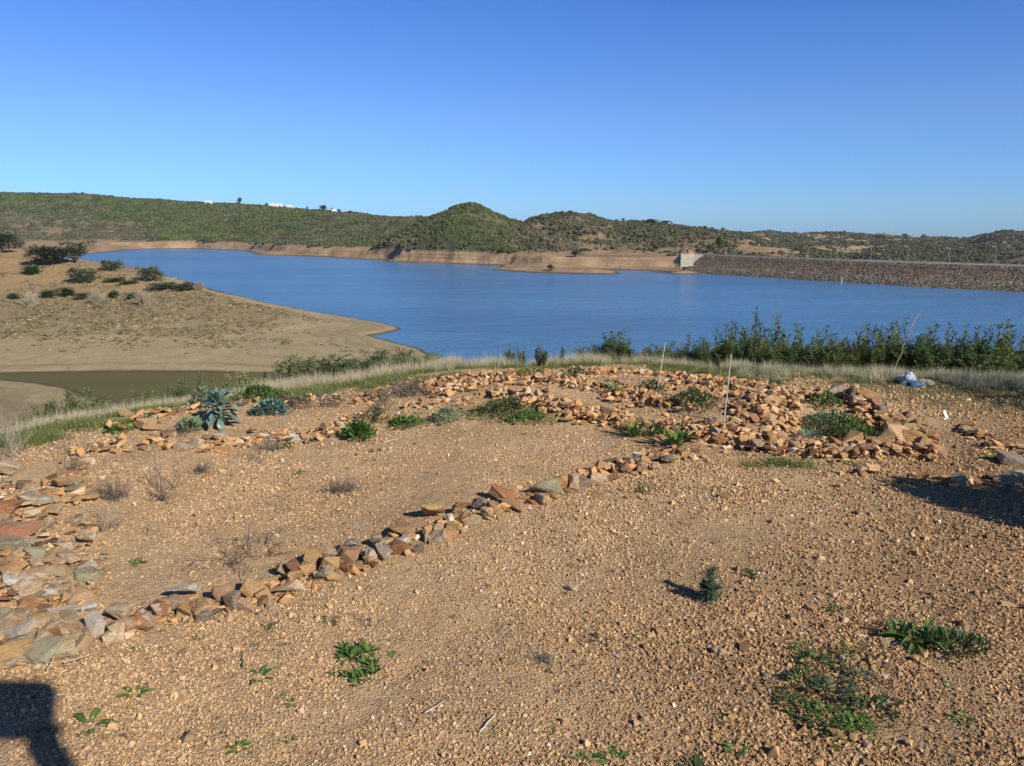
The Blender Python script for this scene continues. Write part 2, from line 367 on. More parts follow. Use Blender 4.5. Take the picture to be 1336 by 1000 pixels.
def m_leaf(name, c1, c2, transl=.25, rough=.55, spec=.3, patch=0.0, ctip=None):
    t = NT(name); oi = oinfo(t); p = geo(t)
    n = t.noise(p, 11.0, 3, .6)
    f = t.math('ADD', t.math('MULTIPLY', n, .6), t.math('MULTIPLY', oi.outputs['Random'], .4))
    ri = t.n('ShaderNodeNewGeometry').outputs['Random Per Island']
    f = t.math('ADD', t.math('MULTIPLY', f, .6), t.math('MULTIPLY', ri, .4))
    c = t.mix(t.rng(f, .25, .75), c1, c2)
    if ctip: c = t.mix(t.math('GREATER_THAN', ri, .86), c, ctip)
    t.bsdf(c, rough, spec, None, transl); return t.m
def m_scrub():
    t = NT('far_scrub'); oi = oinfo(t); loc = oi.outputs['Location']
    n1 = t.noise(loc, .009, 4, .6); n2 = t.noise(loc, .05, 3, .6)
    g1 = t.mix(t.rng(n2, .35, .65), (.058, .085, .028), (.135, .165, .052))
    g2 = t.mix(t.rng(n2, .35, .65), (.075, .078, .045), (.165, .145, .090))
    cz = attrn(t, 'tone')
    a = t.n('ShaderNodeAttribute'); a.attribute_type = 'INSTANCER'; a.attribute_name = 'tone'
    c = t.mix(a.outputs['Fac'], g2, g1)
    c = t.mix(t.math('MULTIPLY', oi.outputs['Random'], .55), c, t.mix(1.0, c, (.32, .36, .34), 'MULTIPLY'))
    t.bsdf(c, .9, .1); return t.m
M = {}
M['ground'] = m_ground(); M['shore'] = m_shore(); M['hills'] = m_hills(); M['rock'] = m_rock(); M['pebble'] = m_pebble(); M['scrub'] = m_scrub()
M['lake'] = m_water('lake_water', (.055, .155, .300), (.078, .210, .385), .22, 1.0, .9)
M['pond'] = m_water('muddy_water', (.105, .096, .048), (.125, .114, .058), .05, .012, 1.5)
M['weed'] = m_leaf('weed_leaf', (.055, .115, .022), (.14, .24, .05), .3)
M['weed_dark'] = m_leaf('dark_weed_leaf', (.030, .060, .020), (.085, .125, .040), .2)
M['weed_blue'] = m_leaf('waxy_leaf', (.085, .150, .125), (.19, .27, .22), .12, .45, .4)
M['weed_pale'] = m_leaf('pale_leaf', (.14, .20, .10), (.26, .33, .18), .25)
M['olive'] = m_leaf('olive_leaf', (.065, .085, .040), (.165, .185, .095), .15)
M['shrub'] = m_leaf('shrub_leaf', (.075, .12, .035), (.20, .27, .085), .28, .5, .3, 0, (.17, .19, .07))
M['shrub_dark'] = m_leaf('dark_shrub_leaf', (.045, .078, .026), (.14, .195, .065), .22)
M['shrub_yellow'] = m_leaf('yellowish_leaf', (.12, .14, .04), (.27, .29, .09), .3)
M['dry'] = m_leaf('dry_grass_blade', (.46, .39, .25), (.70, .61, .44), .3, .8, .1)
M['dry_grey'] = m_leaf('dead_twig', (.10, .08, .06), (.22, .185, .15), .0, .9, .1)
M['dry_white'] = m_leaf('bleached_stem', (.34, .30, .23), (.58, .52, .42), .1, .9, .1)
M['dry_straw'] = m_leaf('straw_stem', (.26, .22, .15), (.42, .36, .26), .1, .9, .1)
M['grass_green'] = m_leaf('green_grass_blade', (.11, .15, .045), (.24, .27, .09), .3)
M['spurge'] = m_leaf('spurge_leaf', (.060, .105, .050), (.16, .22, .12), .2)
M['stem'] = m_leaf('woody_stem', (.10, .075, .045), (.20, .155, .10), .0, .9, .1)
M['yellow'] = m_leaf('yellow_petal', (.42, .44, .06), (.60, .58, .10), .2)
def simple(name, c, rough=.8, spec=.2, nscale=6, var=.25, bump=.2):
    t = NT(name); tc = t.n('ShaderNodeTexCoord').outputs['Object']
    n = t.noise(tc, nscale, 5, .65)
    dark = tuple(q * (1 - var) for q in c); lite = tuple(min(.95, q * (1 + var * .6)) for q in c)
    t.bsdf(t.mix(t.rng(n, .3, .7), dark, lite), rough, spec, t.bump(n, bump, .02)); return t.m
M['cane'] = simple('split_cane', (.46, .41, .34), .7, .3, 12)
M['wood'] = simple('weathered_wood', (.28, .22, .16), .85, .2, 10)
M['plastic'] = simple('bleached_plastic', (.34, .38, .45), .45, .4, 8, .3)
M['plastic_blue'] = simple('blue_plastic', (.07, .12, .24), .45, .4, 8, .3)
M['card'] = simple('white_card', (.80, .79, .76), .6, .3, 20, .1)
M['concrete'] = simple('pale_concrete', (.44, .39, .27), .85, .2, .5, .3)
M['concrete2'] = simple('grey_concrete', (.34, .31, .26), .85, .2, .5, .3)
M['redbox'] = simple('reddish_render', (.42, .20, .13), .85, .2, .5, .2)
M['steel'] = simple('galvanised_steel', (.42, .43, .42), .5, .5, 3, .1)
M['white'] = simple('white_render', (.80, .80, .78), .8, .2, .2, .06)
M['roof'] = simple('terracotta_tile', (.40, .17, .09), .85, .2, .8, .2)
M['glass'] = simple('dark_window', (.03, .035, .04), .2, .5, 1, .1)
M['asphalt'] = simple('road_surface', (.30, .28, .25), .95, .1, .3, .2)
# ------------------------------------------------------------------ vegetation density on the hills
def dens_tone(x, y):
    r = np.hypot(x, y); px = IW / 2 + FPX * (x / y) * 0.9798 * 1.0417
    n = fbm(x / 90, y / 90, 4); n2 = fbm(x / 30 + 9, y / 30, 3)
    dens = np.full(x.shape, .62); tone = np.full(x.shape, .25)
    L = (px < 520) & (r > 640)
    dens = np.where(L, .92 + .5 * n + .35 * n2, dens); tone = np.where(L, .85 + .4 * n, tone)
    lowl = L & (r / (1 + .07 * n + .03 * n2) < 1195 - (px - 60) * .55) & (px < 185 + 50 * n)
    dens = np.where(lowl, .34 + .7 * n2, dens); tone = np.where(lowl, .15, tone)
    lowm = L & (px > 400); tone = np.where(lowm, .5 + .5 * n, tone)
    strip = L & (r < 900) & (px >= 170) & (px < 420); tone = np.where(strip, .3 + .6 * n2, tone)
    C = (r < 700) & (px > 480) & (px < 665)
    dens = np.where(C, 1.2 + .5 * n2, dens); tone = np.where(C, .95 + .3 * n, tone)
    Cl = C & (px < 555 + 30 * n2) ; dens = np.where(Cl & (r < 570), .45, dens); tone = np.where(Cl & (r < 575), .15, tone)
    path = C & (np.abs(r - 590 - 10 * n2) < 4); dens = np.where(path, 0, dens)
    Mi = (px >= 672) & (px < 930) & (r < 800)
    dens = np.where(Mi, .78 + .8 * n2 + .4 * n, dens); tone = np.where(Mi, .15 + .35 * n, tone)
    low = Mi & (r < 560); dens = np.where(low, .2 + .9 * n2, dens)
    T = (px >= 885) & (px < 1070) & (r < 640); dens = np.where(T, .05 + .5 * n2, dens); tone = np.where(T, .1, tone)
    Fa = (px >= 930) & (r > 640); dens = np.where(Fa, .62 + 1.3 * n + .5 * n2, dens); tone = np.where(Fa, .25 + .5 * n2, tone)
    return np.clip(dens, 0, 1), np.clip(tone, 0, 1)
# ------------------------------------------------------------------ terrain: one polar sheet cut into ground, shore and hills
th_f = np.radians(np.arange(-44, 44.001, 0.085))
th_b = np.radians(np.concatenate([np.arange(46, 314, 4.0)]))
TH = np.concatenate([th_f, th_b]); NT_ = len(TH)
RR_ = np.concatenate([[.05, .3, .6, .9], np.exp(np.arange(math.log(1.15), math.log(16), .0075)), np.exp(np.arange(math.log(16.0), math.log(420), .011)), np.exp(np.arange(math.log(420.0), math.log(2000), .0075)), [2200, 2600]])
NR = len(RR_)
gx = np.sin(TH)[None, :] * RR_[:, None]; gy = np.cos(TH)[None, :] * RR_[:, None]
gz = H(gx.ravel(), gy.ravel()).reshape(NR, NT_)
i16 = int(np.searchsorted(RR_, 16.0 - 1e-6)); i440 = int(np.searchsorted(RR_, 430))
slope = (gz - CAM_H) / RR_[:, None]; runmax = np.maximum.accumulate(slope, axis=0)
def build_sheet(name, mask, mat, smooth=True, attrs=None):
    i, j = np.nonzero(mask); j2 = (j + 1) % NT_
    F = np.stack([i * NT_ + j, (i + 1) * NT_ + j, (i + 1) * NT_ + j2, i * NT_ + j2], 1)
    used = np.unique(F); lut = np.zeros(NR * NT_, int); lut[used] = np.arange(len(used))
    V = np.stack([gx.ravel(), gy.ravel(), gz.ravel()], 1)[used]
    me = mesh_np(name, V, lut[F][:, ::-1], mat, smooth)
    if attrs: attrs(me, V)
    o = link(name, me); tag(o, kind='structure'); return o
I = np.arange(NR - 1)[:, None] + np.zeros((1, NT_), int); TT = np.zeros((NR - 1, 1)) + np.where(TH > math.pi, TH - 2 * math.pi, TH)[None, :]
def brown(x, y): return np.clip(sm((x * .8 - (y - 3.0) * .75 + .35) / 1.6) * .85 + .35 * fbm(x / 1.3, y / 1.3, 3), 0, 1)
def edge_d(x, y): return np.hypot(x, y) - np.interp(np.arctan2(x, y), E_TH, E_R)
def g_attr(me, V):
    x, y = V[:, 0], V[:, 1]; d = edge_d(x, y); px, _ = proj(x, y, V[:, 2])
    n = fbm(x / .5, y / .5, 3)
    g = np.exp(-((d - .35) / .6) ** 2) * (d < .35) + (d >= .35) * 1.0
    right = sm((x - 3.6) / 1.5) * sm((y - 7.0 - .15 * (4 - x)) / .8)
    g = np.maximum(g, right * .75)
    for (a, b, rx, ry, k) in ((665, 540, .55, .35, .75), (1090, 562, .55, .3, .85), (1015, 605, .35, .12, .9), (1125, 603, .3, .08, .6), (900, 483, .9, .35, .8), (940, 489, .8, .25, .8), (590, 560, .25, .18, .5), (1170, 632, .2, .1, .7)):
        cx, cy = at(a, b); g = np.maximum(g, k * np.exp(-((x - cx) / rx) ** 2 - ((y - cy) / ry) ** 2))
    attr(me, 'green', np.clip(g * (.8 + .5 * n), 0, 1)); attr(me, 'brown', brown(x, y))
def h_attr(me, V):
    d, t = dens_tone(V[:, 0], np.maximum(V[:, 1], 1)); attr(me, 'dens', d)
    x, y = V[:, 0], np.maximum(V[:, 1], 1); r = np.hypot(x, y); px = IW / 2 + FPX * (x / y) * 1.02; nn_ = fbm(x / 35, y / 35, 4)
    tn = np.where((px < 190) & (r > 1000) & (r < 1200), .5 + .6 * nn_, 0) + np.where((px > 780) & (px < 1090) & (r > 400) & (r < 660), .75 + .5 * nn_, .0) + np.where((px > 672) & (px <= 780) & (r > 400) & (r < 720), .35 + .6 * nn_, 0) + np.where((px > 930) & (r > 640), .25 + .9 * nn_, 0); attr(me, 'tan', np.clip(tn, 0, 1))
build_sheet('ground', I < i16, M['ground'], attrs=g_attr)
shore_m = (I >= i16) & (I < i440) & (TT < 0.0)
build_sheet('shore', shore_m, M['shore'])
build_sheet('hills', (I >= i16) & ~shore_m, M['hills'], attrs=h_attr)
def sheet_poly(name, P, z, mat):
    bm = bmesh.new(); bm.faces.new([bm.verts.new((a, b, z)) for a, b in P]); me = bpy.data.meshes.new(name); bm.to_mesh(me); bm.free(); me.materials.append(mat)
    if me.polygons[0].normal.z < 0: me.flip_normals()
    o = link(name, me); tag(o, kind='structure'); return o
sheet_poly('lake', [(-60, 138), (-14, 138), (-30, 118), (10, 70), (345, 70), (345, 235), (212, 296), (112, 414), (96, 440), (60, 700), (40, 1000), (-700, 1000), (-600, 330), (-230, 300), (-150, 240), (-95, 210), (-60, 190)], W, M['lake'])
sheet_poly('pond', [(-130, 70), (5, 70), (-31, 117), (-15, 136), (-61, 137), (-130, 145)], W, M['pond'])
# ------------------------------------------------------------------ instanced scatter (only for kind = stuff)
def scatter(name, pts, rots, scls, idx, protos, attrs=None):
    me = bpy.data.meshes.new(name); n = len(pts); me.vertices.add(n); me.vertices.foreach_set('co', np.asarray(pts, np.float32).ravel())
    a = me.attributes.new('rot', 'FLOAT_VECTOR', 'POINT'); a.data.foreach_set('vector', np.asarray(rots, np.float32).ravel())
    a = me.attributes.new('scl', 'FLOAT_VECTOR', 'POINT'); a.data.foreach_set('vector', np.asarray(scls, np.float32).ravel())
    a = me.attributes.new('idx', 'INT', 'POINT'); a.data.foreach_set('value', np.asarray(idx, np.int32))
    for k, v in (attrs or {}).items(): attr(me, k, v)
    o = link(name, me)
    c = bpy.data.collections.new(name + '_source')
    for i, p in enumerate(protos):
        q = bpy.data.objects.new('%s_source_%02d' % (name, i), p); c.objects.link(q)
    ng = bpy.data.node_groups.new(name + '_nodes', 'GeometryNodeTree')
    ng.interface.new_socket('Geometry', in_out='INPUT', socket_type='NodeSocketGeometry'); ng.interface.new_socket('Geometry', in_out='OUTPUT', socket_type='NodeSocketGeometry')
    N = ng.nodes; Lk = ng.links
    gi = N.new('NodeGroupInput'); go = N.new('NodeGroupOutput'); ip = N.new('GeometryNodeInstanceOnPoints'); ci = N.new('GeometryNodeCollectionInfo')
    ci.inputs['Collection'].default_value = c; ci.inputs['Separate Children'].default_value = True; ci.inputs['Reset Children'].default_value = True
    def na(nm, dt):
        q = N.new('GeometryNodeInputNamedAttribute'); q.data_type = dt; q.inputs['Name'].default_value = nm; return q.outputs['Attribute']
    e2r = N.new('FunctionNodeEulerToRotation'); Lk.new(na('rot', 'FLOAT_VECTOR'), e2r.inputs[0])
    Lk.new(gi.outputs[0], ip.inputs['Points']); Lk.new(ci.outputs[0], ip.inputs['Instance']); ip.inputs['Pick Instance'].default_value = True
    Lk.new(na('idx', 'INT'), ip.inputs['Instance Index']); Lk.new(e2r.outputs[0], ip.inputs['Rotation']); Lk.new(na('scl', 'FLOAT_VECTOR'), ip.inputs['Scale'])
    Lk.new(ip.outputs[0], go.inputs[0])
    md = o.modifiers.new('scatter', 'NODES'); md.node_group = ng
    return o
# ------------------------------------------------------------------ rocks
def rock_mesh(name, seed, mat, npt=15, box=.55, detail=True):
    rn = random.Random(seed); bm = bmesh.new()
    for i in range(npt):
        v = Vector((rn.gauss(0, 1), rn.gauss(0, 1), rn.gauss(0, 1))).normalized()
        v = Vector([math.copysign(abs(c) ** box, c) for c in v]); v *= rn.uniform(.42, .56)
        bm.verts.new(v)
    r = bmesh.ops.convex_hull(bm, input=bm.verts)
    bmesh.ops.delete(bm, geom=list({g for g in r['geom_interior'] + r['geom_unused'] if isinstance(g, bmesh.types.BMVert)}), context='VERTS')
    bmesh.ops.dissolve_limit(bm, angle_limit=R(14), verts=bm.verts, edges=bm.edges)
    if detail:
        bmesh.ops.bevel(bm, geom=list(bm.edges), offset=.028, segments=1, affect='EDGES', profile=.5)
        bmesh.ops.triangulate(bm, faces=bm.faces)
        bmesh.ops.subdivide_edges(bm, edges=[e for e in bm.edges if e.calc_length() > .16], cuts=1)
        bmesh.ops.triangulate(bm, faces=bm.faces)
        bmesh.ops.subdivide_edges(bm, edges=[e for e in bm.edges if e.calc_length() > .16], cuts=1)
        bmesh.ops.triangulate(bm, faces=bm.faces)
        bm.normal_update()
        o = Vector((seed * 3.1, seed * 1.7, 0))
        for v in bm.verts:
            v.co += v.normal * (mnoise.noise(v.co * 4 + o) * .035 + mnoise.noise(v.co * 11 + o) * .016)
    mn = Vector((min(v.co[i] for v in bm.verts) for i in range(3))); mx = Vector((max(v.co[i] for v in bm.verts) for i in range(3)))
    for v in bm.verts: v.co = Vector([((v.co[i] - mn[i]) / (mx[i] - mn[i]) - .5) for i in range(3)])
    bmesh.ops.recalc_face_normals(bm, faces=bm.faces)
    me = bpy.data.meshes.new(name); bm.to_mesh(me); bm.free(); me.materials.append(mat); return me
ROCKS = [rock_mesh('stone', 100 + i, M['rock'], 9 + i % 4 * 2, .45 + .12 * (i % 4)) for i in range(26)]
COLS = {'ochre': (.54, .36, .16), 'orange': (.60, .37, .165), 'terracotta': (.56, .335, .20), 'sandstone': (.55, .42, .25), 'grey-green': (.38, .36, .24), 'dull grey': (.33, .29, .23),
        'white quartz': (.82, .73, .61), 'rust brown': (.40, .20, .095), 'pale cream': (.66, .54, .36), 'reddish': (.50, .25, .13), 'dark brown': (.22, .14, .085), 'salmon': (.61, .43, .26)}
STONES = []
rg = random.Random(11)
def stone(px, py, w, seg, col, h=.5, depth=.75, layer=0, rz=None, tilt=.15, metres=None, lab=None, z0=0.0):
    x, y = at(px, py, z0)
    z0 = hz(x, y)
    s = metres if metres else w * math.hypot(x, y) / FPX
    STONES.append(dict(x=x, y=y, s=s, h=h, d=depth, seg=seg, col=col, layer=layer, rz=rg.uniform(-.5, .5) if rz is None else rz, tilt=(rg.gauss(0, tilt), rg.gauss(0, tilt)), lab=lab, var=rg.randrange(26), z0=z0))
def pick(pal): return rg.choices([p[0] for p in pal], [p[1] for p in pal])[0]
PALA = [('ochre', 2.5), ('sandstone', 4), ('terracotta', 2), ('salmon', 2), ('orange', 2), ('grey-green', 1.0), ('dull grey', .7), ('white quartz', 1.2), ('rust brown', 1.2), ('pale cream', 2)]
PALB = [('sandstone', 6), ('ochre', 2.5), ('grey-green', 1), ('salmon', 3), ('pale cream', 3), ('orange', 1.5), ('reddish', .5), ('dull grey', .3), ('white quartz', .5)]
PALE = [('orange', 5), ('salmon', 3), ('ochre', 2), ('terracotta', 3), ('sandstone', 2), ('pale cream', 1.5), ('dark brown', 1.6), ('reddish', 1), ('white quartz', .3)]
S_A = 'in the diagonal row'; S_B = 'in the slab bank'; S_C = 'in the row below the cabbage'; S_D = 'on the dry grass rim'
S_E = 'in the front rubble wall'; S_E2 = 'in the rear rubble wall'; S_E3 = 'in the middle rubble wall'; S_F = 'in the oval bed near rim'; S_F2 = 'in the oval bed far rim'; S_G = 'in the row beside the tag'; S_H = 'above the long shadow'; S_J = 'in the heap beside the oval bed'
KEY = [ # px, py, width px, colour, height ratio, layer
 (127,835,26,'white quartz',1.3,1,'tall white and rust slab on edge at the near end of the diagonal row'),
 (160,807,36,'pale cream',.5,1,None),(186,818,42,'terracotta',.6,0,'broad terracotta pink block beside the upright white and rust slab'),(209,804,30,'rust brown',.6,1,None),(230,797,36,'salmon',.45,1,None),(237,779,38,'white quartz',.35,1,None),
 (265,795,32,'grey-green',.7,0,None),(268,808,30,'dull grey',.6,0,None),(293,784,30,'terracotta',.7,1,None),(327,772,44,'ochre',.62,0,'largest ochre boulder of the diagonal row with a rusty top edge'),
 (340,778,26,'ochre',.8,0,None),(371,771,48,'pale cream',.4,0,'long pale cream slab with a greenish face in the diagonal row'),(356,791,24,'pale cream',.5,0,None),(422,758,25,'grey-green',1.1,0,'upright grey-green block with a square face in the diagonal row'),
 (386,753,26,'rust brown',.8,1,None),(412,735,32,'ochre',.6,1,None),(432,727,34,'sandstone',.6,1,None),(460,719,22,'dull grey',.6,1,None),(455,743,28,'rust brown',.5,0,None),(477,745,12,'white quartz',.8,0,None),(484,727,32,'orange',.6,0,None),
 (495,714,26,'sandstone',.5,1,None),(516,723,50,'rust brown',.45,0,None),(529,704,42,'orange',.4,1,None),(508,705,20,'dull grey',.8,0,None),(565,680,38,'ochre',.6,1,'diamond shaped ochre block perched on the middle of the diagonal row'),(572,712,28,'sandstone',.8,0,None),
 (549,722,24,'sandstone',.6,0,None),(590,697,26,'ochre',.7,0,None),(601,675,30,'orange',.5,1,None),(618,690,32,'sandstone',.65,0,None),(642,677,34,'ochre',.55,0,None),(626,668,26,'dull grey',.5,1,None),(672,664,46,'terracotta',.5,0,'smooth terracotta pink block next to the grey-green boulder'),
 (655,655,36,'rust brown',.4,1,None),(717,645,52,'grey-green',.62,0,'smooth domed grey-green boulder, the largest stone of the diagonal row'),(754,640,32,'dull grey',.6,0,None),(793,604,34,'dull grey',.25,0,None),(849,602,26,'dull grey',.4,0,None),(884,592,28,'dull grey',.35,0,None),(872,604,24,'ochre',.6,0,None),
 (838,613,24,'rust brown',.5,0,None),(820,612,22,'ochre',.6,0,None),(783,630,24,'sandstone',.6,0,None),(800,628,20,'terracotta',.6,0,None),(905,590,24,'terracotta',.5,0,None)]
for a in KEY: stone(a[0], a[1], a[2], S_A, a[3], h=a[4], layer=a[5], depth=.7, rz=rg.uniform(-.35, .35) - .3, lab=a[6], tilt=.22)
for a in [(8,826,44,'pale cream',.4,0),(28,836,34,'white quartz',.5,1),(38,860,52,'grey-green',.4,0),(60,819,46,'sandstone',.4,0),(56,812,24,'reddish',.2,1),(15,870,36,'salmon',.3,0),(74,836,34,'dull grey',.5,0),(102,835,32,'grey-green',.5,0),(107,808,32,'sandstone',.5,0),
          (117,758,32,'grey-green',.6,0),(115,719,22,'pale cream',.7,1),(127,743,15,'white quartz',.8,1),(91,726,27,'pale cream',.35,1),(74,740,46,'salmon',.35,0),(47,742,26,'grey-green',.4,1),(16,751,54,'sandstone',.22,0),(44,766,36,'salmon',.3,1),(76,775,24,'pale cream',.5,0),
          (22,722,58,'reddish',.35,0),(45,676,52,'grey-green',.25,1),(90,645,42,'ochre',.25,1),(50,632,50,'sandstone',.4,1),(28,620,50,'pale cream',.35,1),(10,690,40,'rust brown',.35,1),(12,714,34,'dull grey',.35,1)]:
    stone(a[0], a[1], a[2], S_B, a[3], h=a[4], layer=a[5], depth=.8, tilt=.12)
def row(pts, wpx, n, smin, smax, pal, seg, h=(.45, .8), layers=(0, 0, 1), tilt=.3, depth=.8):
    P = np.array(pts, float); L = np.hypot(*(P[1:] - P[:-1]).T); c = np.concatenate([[0], np.cumsum(L)])
    for i in range(n):
        t = rg.random() * c[-1]; x = np.interp(t, c, P[:, 0]); y = np.interp(t, c, P[:, 1])
        k = rg.gauss(0, .5)
        stone(x + rg.gauss(0, 2), y + k * wpx, 0, seg, pick(pal), h=rg.uniform(*h), layer=rg.choice(layers), metres=smin + (smax - smin) * rg.random() ** 1.7, tilt=tilt, depth=depth, rz=rg.uniform(0, 3.1))
def fill(poly, n, smin, smax, pal, seg, h=(.22, .42), layers=(0, 0, 1), tilt=.14, depth=.85):
    xs = [p[0] for p in poly]; ys = [p[1] for p in poly]; k = 0; P = [tuple(p) for p in poly]
    while k < n:
        x = rg.uniform(min(xs), max(xs)); y = rg.uniform(min(ys), max(ys))
        if sdpoly(P, np.array([x]), np.array([y]))[0] < 0:
            stone(x, y, 0, seg, pick(pal), h=rg.uniform(*h), layer=rg.choice(layers), metres=smin + (smax - smin) * rg.random() ** 1.4, tilt=tilt, depth=depth * rg.uniform(.75, 1.1), rz=rg.uniform(0, 3.1)); k += 1
ROWA = [(0, 868), (60, 845), (130, 832), (200, 812), (270, 798), (330, 780), (430, 745), (520, 716), (600, 690), (680, 662), (720, 645), (780, 622), (850, 602), (905, 585), (965, 572)]
row(ROWA, 16, 200, .025, .075, PALA, S_A, layers=(0,))
row(ROWA, 13, 110, .06, .125, PALA, S_A, layers=(0, 0, 1), h=(.4, .75))
row(ROWA, 9, 80, .05, .10, PALA, S_A, layers=(0, 1))
row([(740, 640), (790, 620), (850, 604), (905, 588), (960, 570)], 16, 55, .05, .12, PALA, S_A)
fill([(-60, 612), (60, 602), (112, 612), (122, 650), (112, 690), (138, 720), (140, 762), (112, 790), (125, 830), (80, 862), (-60, 880)], 260, .06, .16, PALB, S_B)
fill([(-60, 612), (60, 602), (112, 612), (122, 650), (112, 690), (138, 720), (140, 762), (112, 790), (125, 830), (80, 862), (-60, 880)], 240, .03, .08, PALB, S_B, layers=(0, 1), h=(.3, .7))
row([(90, 602), (150, 590), (210, 585), (270, 588), (310, 582), (350, 575), (400, 572), (440, 566)], 11, 190, .03, .11, PALB + [('orange', 3)], S_C, h=(.3, .6), layers=(0, 0, 1))
for a in [(258, 585, 24, 'pale cream'), (292, 578, 26, 'pale cream'), (240, 590, 24, 'grey-green'), (300, 586, 22, 'salmon'), (335, 580, 20, 'ochre'), (381, 578, 24, 'white quartz'), (440, 563, 24, 'pale cream'), (448, 556, 14, 'salmon'), (366, 572, 18, 'salmon'), (195, 565, 34, 'sandstone'), (170, 548, 26, 'salmon'), (202, 567, 22, 'salmon'), (80, 548, 18, 'sandstone'), (120, 610, 20, 'white quartz')]:
    stone(a[0], a[1], a[2], S_C, a[3], h=.5, tilt=.2)
row([(140, 570), (200, 552), (290, 538), (350, 532), (420, 526), (470, 520), (540, 508)], 9, 230, .03, .10, PALE, S_D, h=(.4, .7))
row([(440, 560), (490, 550), (540, 542), (600, 532), (660, 524)], 9, 90, .03, .10, PALE, S_E)
# rubble beds
row([(545, 512), (610, 503), (680, 498), (750, 496), (820, 497), (900, 505), (960, 510), (1010, 516)], 8, 600, .025, .095, PALE, S_E2, layers=(0, 1, 1))
row([(560, 522), (640, 516), (700, 514), (760, 518), (800, 528), (850, 534), (900, 540)], 8, 460, .03, .10, PALE, S_E3, layers=(0, 1, 1))
row([(640, 528), (700, 534), (750, 545), (800, 552), (850, 560), (900, 566), (950, 574)], 8, 560, .03, .11, PALE, S_E, layers=(0, 1, 1, 2))
row([(870, 515), (920, 520), (960, 528), (1000, 535), (1040, 530), (1080, 528)], 11, 300, .03, .11, PALE, S_E3)
fill([(952, 545), (975, 532), (1010, 530), (1042, 542), (1040, 560), (1034, 590), (975, 582), (950, 572)], 360, .03, .12, PALE, S_J, h=(.4, .7), layers=(0, 1, 1), tilt=.3)
row([(960, 584), (1010, 590), (1050, 592), (1100, 594), (1150, 594), (1200, 596), (1222, 600)], 7, 320, .03, .11, PALE, S_F, layers=(0, 1, 1, 2))
for a in [(1063, 590, 20, 'orange', .8), (1086, 588, 22, 'reddish', .8), (1106, 584, 32, 'orange', .5), (1120, 590, 16, 'ochre', 1.1), (1134, 588, 24, 'orange', .7), (1150, 588, 26, 'orange', .9), (1168, 585, 32, 'salmon', .9), (1190, 587, 26, 'orange', .9), (1204, 592, 22, 'ochre', .8), (1218, 600, 24, 'terracotta', .6)]:
    stone(a[0], a[1], a[2], S_F, a[3], h=a[4], layer=1, tilt=.25)
row([(1060, 528), (1100, 536), (1130, 545), (1165, 556), (1195, 572), (1215, 590)], 8, 320, .03, .12, PALE, S_F2, layers=(0, 1, 1, 2))
for a in [(1130, 540, 30, 'orange', .5), (1165, 562, 32, 'orange', .5), (1192, 563, 22, 'orange', .7), (1110, 540, 24, 'dark brown', .7), (1148, 550, 18, 'dull grey', .6), (1085, 534, 24, 'dull grey', .7)]:
    stone(a[0], a[1], a[2], S_F2, a[3], h=a[4], layer=2, tilt=.2)
row([(1255, 560), (1275, 570), (1300, 582), (1330, 592), (1350, 600)], 6, 90, .03, .13, PALE, S_G, h=(.25, .5))
for a in [(1198, 624, 20, 'sandstone', .4), (1232, 627, 16, 'pale cream', .7), (1252, 630, 28, 'grey-green', .6), (1268, 630, 12, 'dull grey', .8), (1281, 631, 16, 'salmon', .6), (1293, 627, 18, 'grey-green', .8), (1306, 630, 24, 'grey-green', .75), (1328, 630, 32, 'grey-green', .6), (1320, 606, 34, 'dull grey', .5), (1332, 612, 22, 'dull grey', .5)]:
    stone(a[0], a[1], a[2], S_H, a[3], h=a[4], tilt=.1, depth=.8)
row([(1080, 620), (1110, 622), (1150, 615)], 4, 14, .04, .10, PALE, S_F)
LOOSE = [(250, 961, 27, 'sandstone', .55, 'single tan block lying alone on the gravel near the corner shadow'), (745, 767, 20, 'pale cream', .4, 'small cream stone lying alone below the diagonal row'), (944, 652, 16, 'ochre', .5, 'small yellowish stone alone on the gravel below the rubble heap'),
         (803, 852, 13, 'white quartz', .35, 'tiny white chip on the brown gravel'), (1160, 840, 23, 'sandstone', .25, 'round flat tan stone sitting on the leafy rosette'), (1000, 880, 14, 'dull grey', .4, 'small grey stone on the gravel beside the dark weed mat'),
         (1120, 757, 12, 'orange', .5, 'small orange stone alone on the open gravel'), (1100, 960, 12, 'ochre', .5, 'small ochre stone below the dark weed mat'), (110, 828, 18, 'dull grey', .3, None)]
for a in LOOSE:
    if a[5]: stone(a[0], a[1], a[2], 'loose', a[3], h=a[4], lab=a[5], tilt=.05)
for s in STONES:
    px, py = proj(s['x'], s['y'], s['z0']); s['px'], s['py'] = px, py
    dist = math.hypot(s['x'], s['y']); s['area'] = (s['s'] / dist) ** 2 * (1 + s['layer'] * .5) * (1e3 if s['lab'] else 1) * (1 if -15 < px < IW + 10 else .01)
    s['h'] = min(s['h'], 1.3)
    s['z'] = s['z0'] + s['s'] * s['h'] * (.16 if s['seg'] == S_B else .27 if s['seg'] == S_A else .25 if s['seg'] != 'loose' else .35) + s['layer'] * (.022 if s['seg'] == S_B else .03)
STONES.sort(key=lambda s: -s['area'])
IND, REST = STONES[:298], STONES[298:]
def base_label(s):
    sz = 'large' if s['s'] > .19 else 'mid-sized' if s['s'] > .125 else 'small'
    sh = 'flat' if s['h'] < .38 else 'blocky' if s['h'] > .72 else 'angular'
    return f"{sz} {sh} {s['col']} stone {s['seg']}"
groups = {}
for s in IND:
    if not s['lab']: groups.setdefault(base_label(s), []).append(s)
